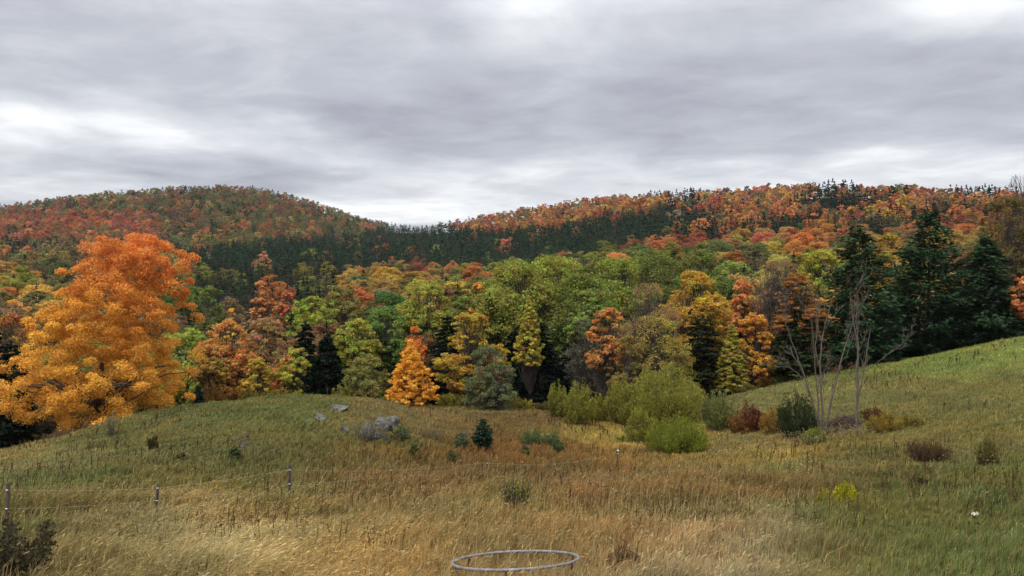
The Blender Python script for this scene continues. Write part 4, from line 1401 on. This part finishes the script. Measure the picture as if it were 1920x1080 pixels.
def rock_geo(g, c, size, seed, tilt=0.0, rz=0.0):
    r = np.random.default_rng(seed)
    nu, nv = 48, 30
    th = np.linspace(0, 2 * pi, nu, endpoint=False); ph = np.linspace(0.03, pi - .03, nv)
    T, P_ = np.meshgrid(th, ph)
    D = np.stack([np.sin(P_) * np.cos(T), np.sin(P_) * np.sin(T), np.cos(P_)], -1).reshape(-1, 3)
    R = np.ones(len(D))
    for i in range(14):                                  # cut by planes: angular faces
        nrm = unit(r.normal(size=3)); off = r.uniform(.34, .8)
        q = D @ nrm
        R = np.minimum(R, np.where(q > .05, off / np.maximum(q, .05), 9))
    R = R * (1 + .35 * (fbm(D[:, 0] * 3 + seed, D[:, 2] * 5 + D[:, 1] * 3, seed + 2, 4) - .5)) * (1 + .10 * (vnoise(D[:, 0] * 4 + 9, D[:, 1] * 4 + D[:, 2] * 3, seed) - .5))
    V = D * R[:, None] * np.asarray(size)
    ct, st = math.cos(tilt), math.sin(tilt)
    V = np.c_[V[:, 0] * ct - V[:, 2] * st, V[:, 1], V[:, 0] * st + V[:, 2] * ct]
    cz, sz = math.cos(rz), math.sin(rz)
    V = np.c_[V[:, 0] * cz - V[:, 1] * sz, V[:, 0] * sz + V[:, 1] * cz, V[:, 2]] + np.asarray(c)
    i = np.arange(nv - 1)[:, None] * nu; j = np.arange(nu)[None, :]; j2 = (j + 1) % nu
    Q = np.stack([i + j, i + nu + j, i + nu + j2, i + j2], -1).reshape(-1, 4)
    g.add(V, Q=Q)


for i, (px, py, sx, sy, sz, tilt, lift, lb) in enumerate([
        (712, 806, 1.15, 1.0, .95, .55, .15, 'largest grey lichen-covered slab of the rock outcrop'),
        (692, 818, .75, .7, .75, .3, .1, 'grey boulder at the lower left of the largest slab'),
        (733, 798, .7, .7, .6, .9, .1, 'steep grey rock face at the right end of the outcrop'),
        (718, 826, .7, .6, .42, .1, .05, 'low pale rock at the bottom of the outcrop'),
        (647, 812, .42, .5, .5, -.3, .1, 'small grey rock set apart left of the outcrop'),
        (640, 768, 1.5, .9, .28, -.12, .05, 'flat grey ledge breaking the turf on the knoll crest'),
        (600, 786, .8, .6, .22, -.1, .03, 'thin flat stone in the grass below the knoll crest'),
        (872, 818, .8, .5, .25, .3, .06, 'pale stone beside the tallest young spruce'),
        (458, 836, .35, .3, .16, .2, .03, 'pale small stone on the knoll slope by the fallen sticks')]):
    d = spot(px, py)
    p = at(px, d)
    g = Geo()
    rock_geo(g, (0, 0, sz * .02 + lift), (sx * 1.1, sy * 1.1, sz), 40 + i, tilt, i * .9)
    o = obj('rock', g.mesh('rock', [M_ROCK], False))
    o.location = p
    tag(o, lb, 'rock', 'rocks of the outcrop and knoll')


bush(694, 826, 782, 96, (108, 102, 86), (136, 130, 112), 'tangle of grey dead brush over the rock outcrop', name='dead_brush', cat='dead brush', nstem=90, per=9, lw=.14, dome=True)
bush(806, 822, 800, 60, (104, 96, 74), (128, 118, 92), 'low tangle of grey dead brush between outcrop and young spruces', name='dead_brush', cat='dead brush', nstem=50, per=9, lw=.14)


# ------------------------------------------------------------------ the two dead trees
def side_twigs(g, r, pts, rad, depth, dens=1.0):
    n = len(pts)
    L = np.linalg.norm(np.diff(pts, axis=0), axis=1).sum()
    for k in range(int((6 if depth == 0 else 4) * dens)):
        i = r.integers(n // 3, n - 1)
        d = unit(pts[min(i + 1, n - 1)] - pts[i - 1])
        a = unit(d + rsphere(r, 1)[0] * .6 + np.array([0, 0, .35]))
        l = L * r.uniform(.10, .34)
        q = bend(pts[i], pts[i] + a * l, r, .08, 6, .05)
        r0 = max(rad[i] * .45, .012)
        rd = np.linspace(r0, .007, 6)
        tube(g, q, rd, k=4)
        if depth < 2:
            side_twigs(g, r, q, rd, depth + 1, dens)


def dead_tree(px0, py0, stems, label, seed):
    d = spot(px0, py0)
    p = at(px0, d)
    r = np.random.default_rng(seed)
    t = thing('dead_tree', label, 'dead tree', p, 0, 'dead trees')
    gt, gb = Geo(), Geo()
    for (path, r0) in stems:
        dy = np.linspace(0, r.normal(0, .8), len(path))
        P = np.array([((x - px0) / F * d, dy[i], row_z(y, d) - p[2]) for i, (x, y) in enumerate(path)])
        tt = np.linspace(0, len(P) - 1, 16)
        Q = np.stack([np.interp(tt, np.arange(len(P)), P[:, k]) for k in range(3)], 1)
        Q[1:-1] = (Q[:-2] + Q[1:-1] * 2 + Q[2:]) / 4
        Q += r.normal(0, .025, Q.shape)
        rad = np.linspace(r0 * .68, .013, 16)
        tube(gt, Q, rad, k=6)
        side_twigs(gb, r, Q, rad, 0, 1.2)
    obj('trunk', gt.mesh('trunk', [M_DEAD], True), t)
    obj('branches', gb.mesh('branches', [M_DEAD], True), t)


dead_tree(1541, 818, [
    ([(1541, 824), (1528, 770), (1508, 708), (1488, 655), (1470, 608), (1462, 570)], .13),
    ([(1538, 824), (1532, 760), (1523, 690), (1514, 625), (1508, 572)], .11),
    ([(1543, 824), (1542, 760), (1536, 700), (1538, 640), (1552, 580), (1562, 540)], .15),
    ([(1545, 822), (1556, 750), (1566, 700), (1580, 640), (1592, 600), (1596, 556)], .13),
    ([(1522, 750), (1500, 700), (1480, 690), (1448, 688)], .05),
    ([(1540, 700), (1530, 660), (1536, 600), (1530, 548)], .07)],
    'left dead tree, several bare grey stems fanning up from one foot', 61)
dead_tree(1607, 816, [
    ([(1607, 822), (1606, 760), (1605, 700), (1602, 640), (1590, 590), (1584, 552)], .16),
    ([(1605, 700), (1612, 650), (1610, 600), (1617, 560)], .09),
    ([(1607, 760), (1618, 700), (1628, 650), (1632, 610)], .08),
    ([(1616, 700), (1648, 672), (1676, 645), (1694, 624)], .032)],
    'right dead tree, one bare grey trunk with a long limb reaching right', 62)

# brush pile
d = spot(1586, 806)
p = at(1586, d)
g = Geo()
r_ = np.random.default_rng(15)
for i in range(150):
    a = r_.uniform(0, pi); L = r_.uniform(.8, 2.0)
    c = np.array([r_.normal(0, .75), r_.normal(0, .5), 0]); c[2] = max(.08, 1.15 * math.exp(-(c[0] / 1.2) ** 2) * r_.uniform(.1, 1))
    dv = np.array([math.cos(a), math.sin(a) * .6, r_.normal(0, .25)]) * L / 2
    s_, e_ = c - dv, c + dv
    s_[2] = max(s_[2], 0); e_[2] = max(e_[2], 0)
    tube(g, bend(s_, e_, r_, .06, 5), np.linspace(.035, .012, 5), k=4)
for i in range(2):
    tube(g, bend((-1.4 + i * .3, -.5, .2), (.1, -.3, 1.35 - i * .3), r_, .05, 8, .35), np.linspace(.05, .02, 8), k=5)
o = obj('brush_pile', g.mesh('brush_pile', [bark_material('brush_wood', lin((52, 40, 34)), lin((98, 78, 64)))], True))
o.location = p
tag(o, 'heap of brown cut branches between the two dead trees', 'brush pile')
# fallen pale sticks on the knoll
d = spot(455, 826); p = at(455, d)
for i, (a, L, ox, lb) in enumerate([(.5, 1.3, 0, 'long pale fallen stick on the knoll slope'), (.35, .9, .15, 'short pale fallen stick just below the long one'), (-.25, .7, .2, 'crooked pale fallen stick lying lowest on the knoll')]):
    g = Geo()
    tube(g, bend((-L / 2, -.15 * L, .12), (L / 2, .25 * L, .3), r_, .06, 7), np.linspace(.04, .018, 7), k=5, cap=True)
    o = obj('fallen_stick', g.mesh('fallen_stick', [M_DEAD], True))
    q = at(455 + ox * 30, d - i * .9)
    o.location = q
    o.rotation_euler = (0, 0, a)
    tag(o, lb, 'stick', 'fallen sticks on the knoll')


# ------------------------------------------------------------------ fence, ring and hoop
def plain(name, c, rough=.6, metal=0.0, c2=None, sc=20):
    m_, n, out = mat_new(name)
    bs = n.new('ShaderNodeBsdfPrincipled')
    t = n.new('ShaderNodeTexCoord')
    nz = n.noise(t.outputs['Object'], sc, 5, .65).outputs[0]
    n.l.new(n.ramp(nz, [(.35, c), (.7, c2 if c2 is not None else np.asarray(c) * .6)]), bs.inputs['Base Color'])
    bs.inputs['Roughness'].default_value = rough; bs.inputs['Metallic'].default_value = metal
    n.l.new(bs.outputs[0], out.inputs[0])
    return m_


M_WIRE = plain('fence_wire', lin((160, 150, 118)), .7)
M_WHITE = plain('insulator', lin((226, 224, 214)), .5, 0, lin((200, 198, 188)))
M_RING = plain('galvanised_pipe', lin((138, 138, 144)), .6, .2, lin((92, 86, 84)), 9)
M_RUST = plain('rusty_steel', lin((96, 74, 60)), .85, .2, lin((60, 48, 42)))
POSTS = [(12, 20.6, 1.32, .06), (292, 24.0, 1.05, .10), (543, 27.6, 1.34, 0), (733, 34.0, .75, .02), (913, 38.5, 1.05, 0), (1040, 41.5, .8, 0), (1157, 44.0, 1.0, .03)]
pb = [at(px, d) for (px, d, h, ln) in POSTS]
fence = thing('wire_fence', 'old wire fence of weathered posts crossing the near meadow', 'fence', pb[0])
tops = []
for i, ((px, d, h, ln), b_) in enumerate(zip(POSTS, pb)):
    g = Geo()
    o_ = b_ - pb[0]
    rad = .052 if i in (0, 1, 2, 6) else .03
    q = np.array([o_ + np.array([0, 0, -.3]), o_ + np.array([ln * .3, 0, h * .4]), o_ + np.array([ln * .8, 0, h * .97]), o_ + np.array([ln * .8, 0, h])])
    q[1] += r_.normal(0, .008, 3)
    tube(g, q, [rad, rad * .96, rad * .9, rad * .6], k=8, cap=True)
    post = obj('post', g.mesh('post', [M_POST], False), fence)
    gi = Geo()
    for f in ((.86, .5) if i < 3 else (.86,)):
        c = o_ + np.array([ln * f * .8, -rad * 1.0, h * f])
        tube(gi, [c + np.array([-.02, -.01, 0]), c + np.array([.03, -.03, 0]), c + np.array([.055, -.03, .0])], [.009, .014, .009], k=6, cap=True)
    obj('insulator', gi.mesh('insulator', [M_WHITE]), post)
    tops.append(o_ + np.array([ln * .7, -rad, h * .86]))
    if i == 6:       # the splintered top and the white cap hung on the last post
        g2 = Geo()
        rock_geo(g2, o_ + np.array([.06, -.02, h + .02]), (.075, .05, .07), 3, .4)
        obj('post_cap', g2.mesh('post_cap', [M_WHITE]), post)
        g3 = Geo()
        rock_geo(g3, o_ + np.array([.13, -.03, h + .10]), (.10, .07, .08), 8, .2)
        tube(g3, [o_ + np.array([.0, 0, h - .05]), o_ + np.array([-.06, 0, h + .10]), o_ + np.array([-.10, 0, h + .16])], [.03, .02, .01], k=5)
        obj('splinter', g3.mesh('splinter', [M_POST]), post)
for lv, end in ((1.0, 7), (.58, 5)):
    g = Geo()
    pts = []
    for i in range(end - 1):
        a_, b_ = tops[i].copy(), tops[i + 1].copy()
        a_[2] -= (1 - lv) * POSTS[i][2] * .86; b_[2] -= (1 - lv) * POSTS[i + 1][2] * .86
        s_ = np.linspace(0, 1, 9)[:-1]
        q = a_ + (b_ - a_) * s_[:, None]
        q[:, 2] -= np.sin(s_ * pi) * .05
        pts.append(q)
    pts.append((tops[end - 1] - np.array([0, 0, (1 - lv) * POSTS[end - 1][2] * .86]))[None])
    tube(g, np.concatenate(pts), .0045, k=4)
    obj('wire', g.mesh('wire', [M_WIRE]), fence)

# metal ring standing in the grass on short legs
D_R = 15.2
pr = at(966, D_R)
ring = thing('metal_ring', 'round grey metal pipe ring on short legs in the front grass', 'metal frame', pr)
RR = 118 / F * D_R
zc_ = row_z(1050, D_R) - pr[2]
th = np.linspace(0, 2 * pi, 73)
sl = math.tan(math.asin(32 / 236)) if False else 0.0
# the pipe lies level with the falling ground
view = (1050 - HOR) / F
fall = view - 32 / 236 * math.sqrt(1 + view * view)
x_, y_ = np.cos(th) * RR, np.sin(th) * RR
P = np.c_[x_, y_, zc_ - y_ * fall + x_ * .045]
g = Geo()
tube(g, P, .030, k=8)
obj('pipe', g.mesh('pipe', [M_RING], True), ring)
for i, a in enumerate((20, 75, 140, 205, 262, 285, 330)):
    a = radians(a)
    q = np.array([math.cos(a) * RR, math.sin(a) * RR, 0])
    q[2] = zc_ - q[1] * fall + q[0] * .045
    gz = height(pr[0] + q[0], pr[1] + q[1])[0] - pr[2]
    g = Geo()
    tube(g, [q, [q[0], q[1], (q[2] + gz) / 2], [q[0], q[1], gz - .1]], .024, k=6)
    obj('leg', g.mesh('leg', [M_RUST], True), ring)

# thin wire hoop
d = spot(1418, 884); p = at(1418, d)
rh = 23 / F * d
g = Geo()
a = np.linspace(0, pi, 24)
tube(g, np.c_[np.cos(a) * rh, np.zeros(24), np.sin(a) * rh * 1.25 + .05], .012, k=5)
tube(g, bend((rh * .3, 0, rh * 1.1), (rh * .75, .02, rh * .55), r_, .1, 6), .008, k=4)
o = obj('wire_hoop', g.mesh('wire_hoop', [M_RUST], True))
o.location = p
tag(o, 'thin rusty wire hoop arching out of the tan grass', 'wire hoop')
# lone white-flowered weed stalk in the green grass
d = spot(1829, 1008); p = at(1829, d)
g = Geo()
H = row_z(963, d) - p[2]
tube(g, bend((0, 0, -.05), (-.01, 0, H), r_, .02, 6), np.linspace(.012, .006, 6), C=lin((96, 104, 60)), k=4)
n_ = 40
cards(g, np.array([0, 0, H]) + r_.normal(0, .045, (n_, 3)) * np.array([.8, .7, .35]), unit(rsphere(r_, n_) + np.array([0, 0, 1.])), np.full(n_, .022), r_, np.tile(lin((214, 208, 186)), (n_, 1)))
cards(g, np.c_[r_.normal(0, .05, (26, 2)), r_.uniform(.1, .9, 26) * H], rsphere(r_, 26), np.full(26, .035), r_, np.tile(lin((82, 96, 50)), (26, 1)))
o = obj('flower_stalk', g.mesh('flower_stalk', [M_BLADE]))
o.location = p
tag(o, 'lone white-headed weed stalk in the green grass', 'wildflower')


# ------------------------------------------------------------------ the valley's thin haze
hz_m, hn, hout = mat_new('haze')
pv = hn.new('ShaderNodeVolumePrincipled')
pv.inputs['Color'].default_value = (.84, .89, .96, 1)
pv.inputs['Density'].default_value = .00004
hn.l.new(pv.outputs[0], hout.inputs['Volume'])
g = Geo()
A, B = np.array([-2750., -2750., -420.]), np.array([2750., 2750., 300.])
c8 = np.array([[(A, B)[i & 1][0], (A, B)[(i >> 1) & 1][1], (A, B)[i >> 2][2]] for i in range(8)])
g.add(c8, Q=[[0, 2, 3, 1], [4, 5, 7, 6], [0, 1, 5, 4], [1, 3, 7, 5], [3, 2, 6, 7], [2, 0, 4, 6]])
o = obj('haze', g.mesh('haze', [hz_m]))
o['kind'] = 'stuff'
o['label'] = 'thin pale haze over the valley and far hills'
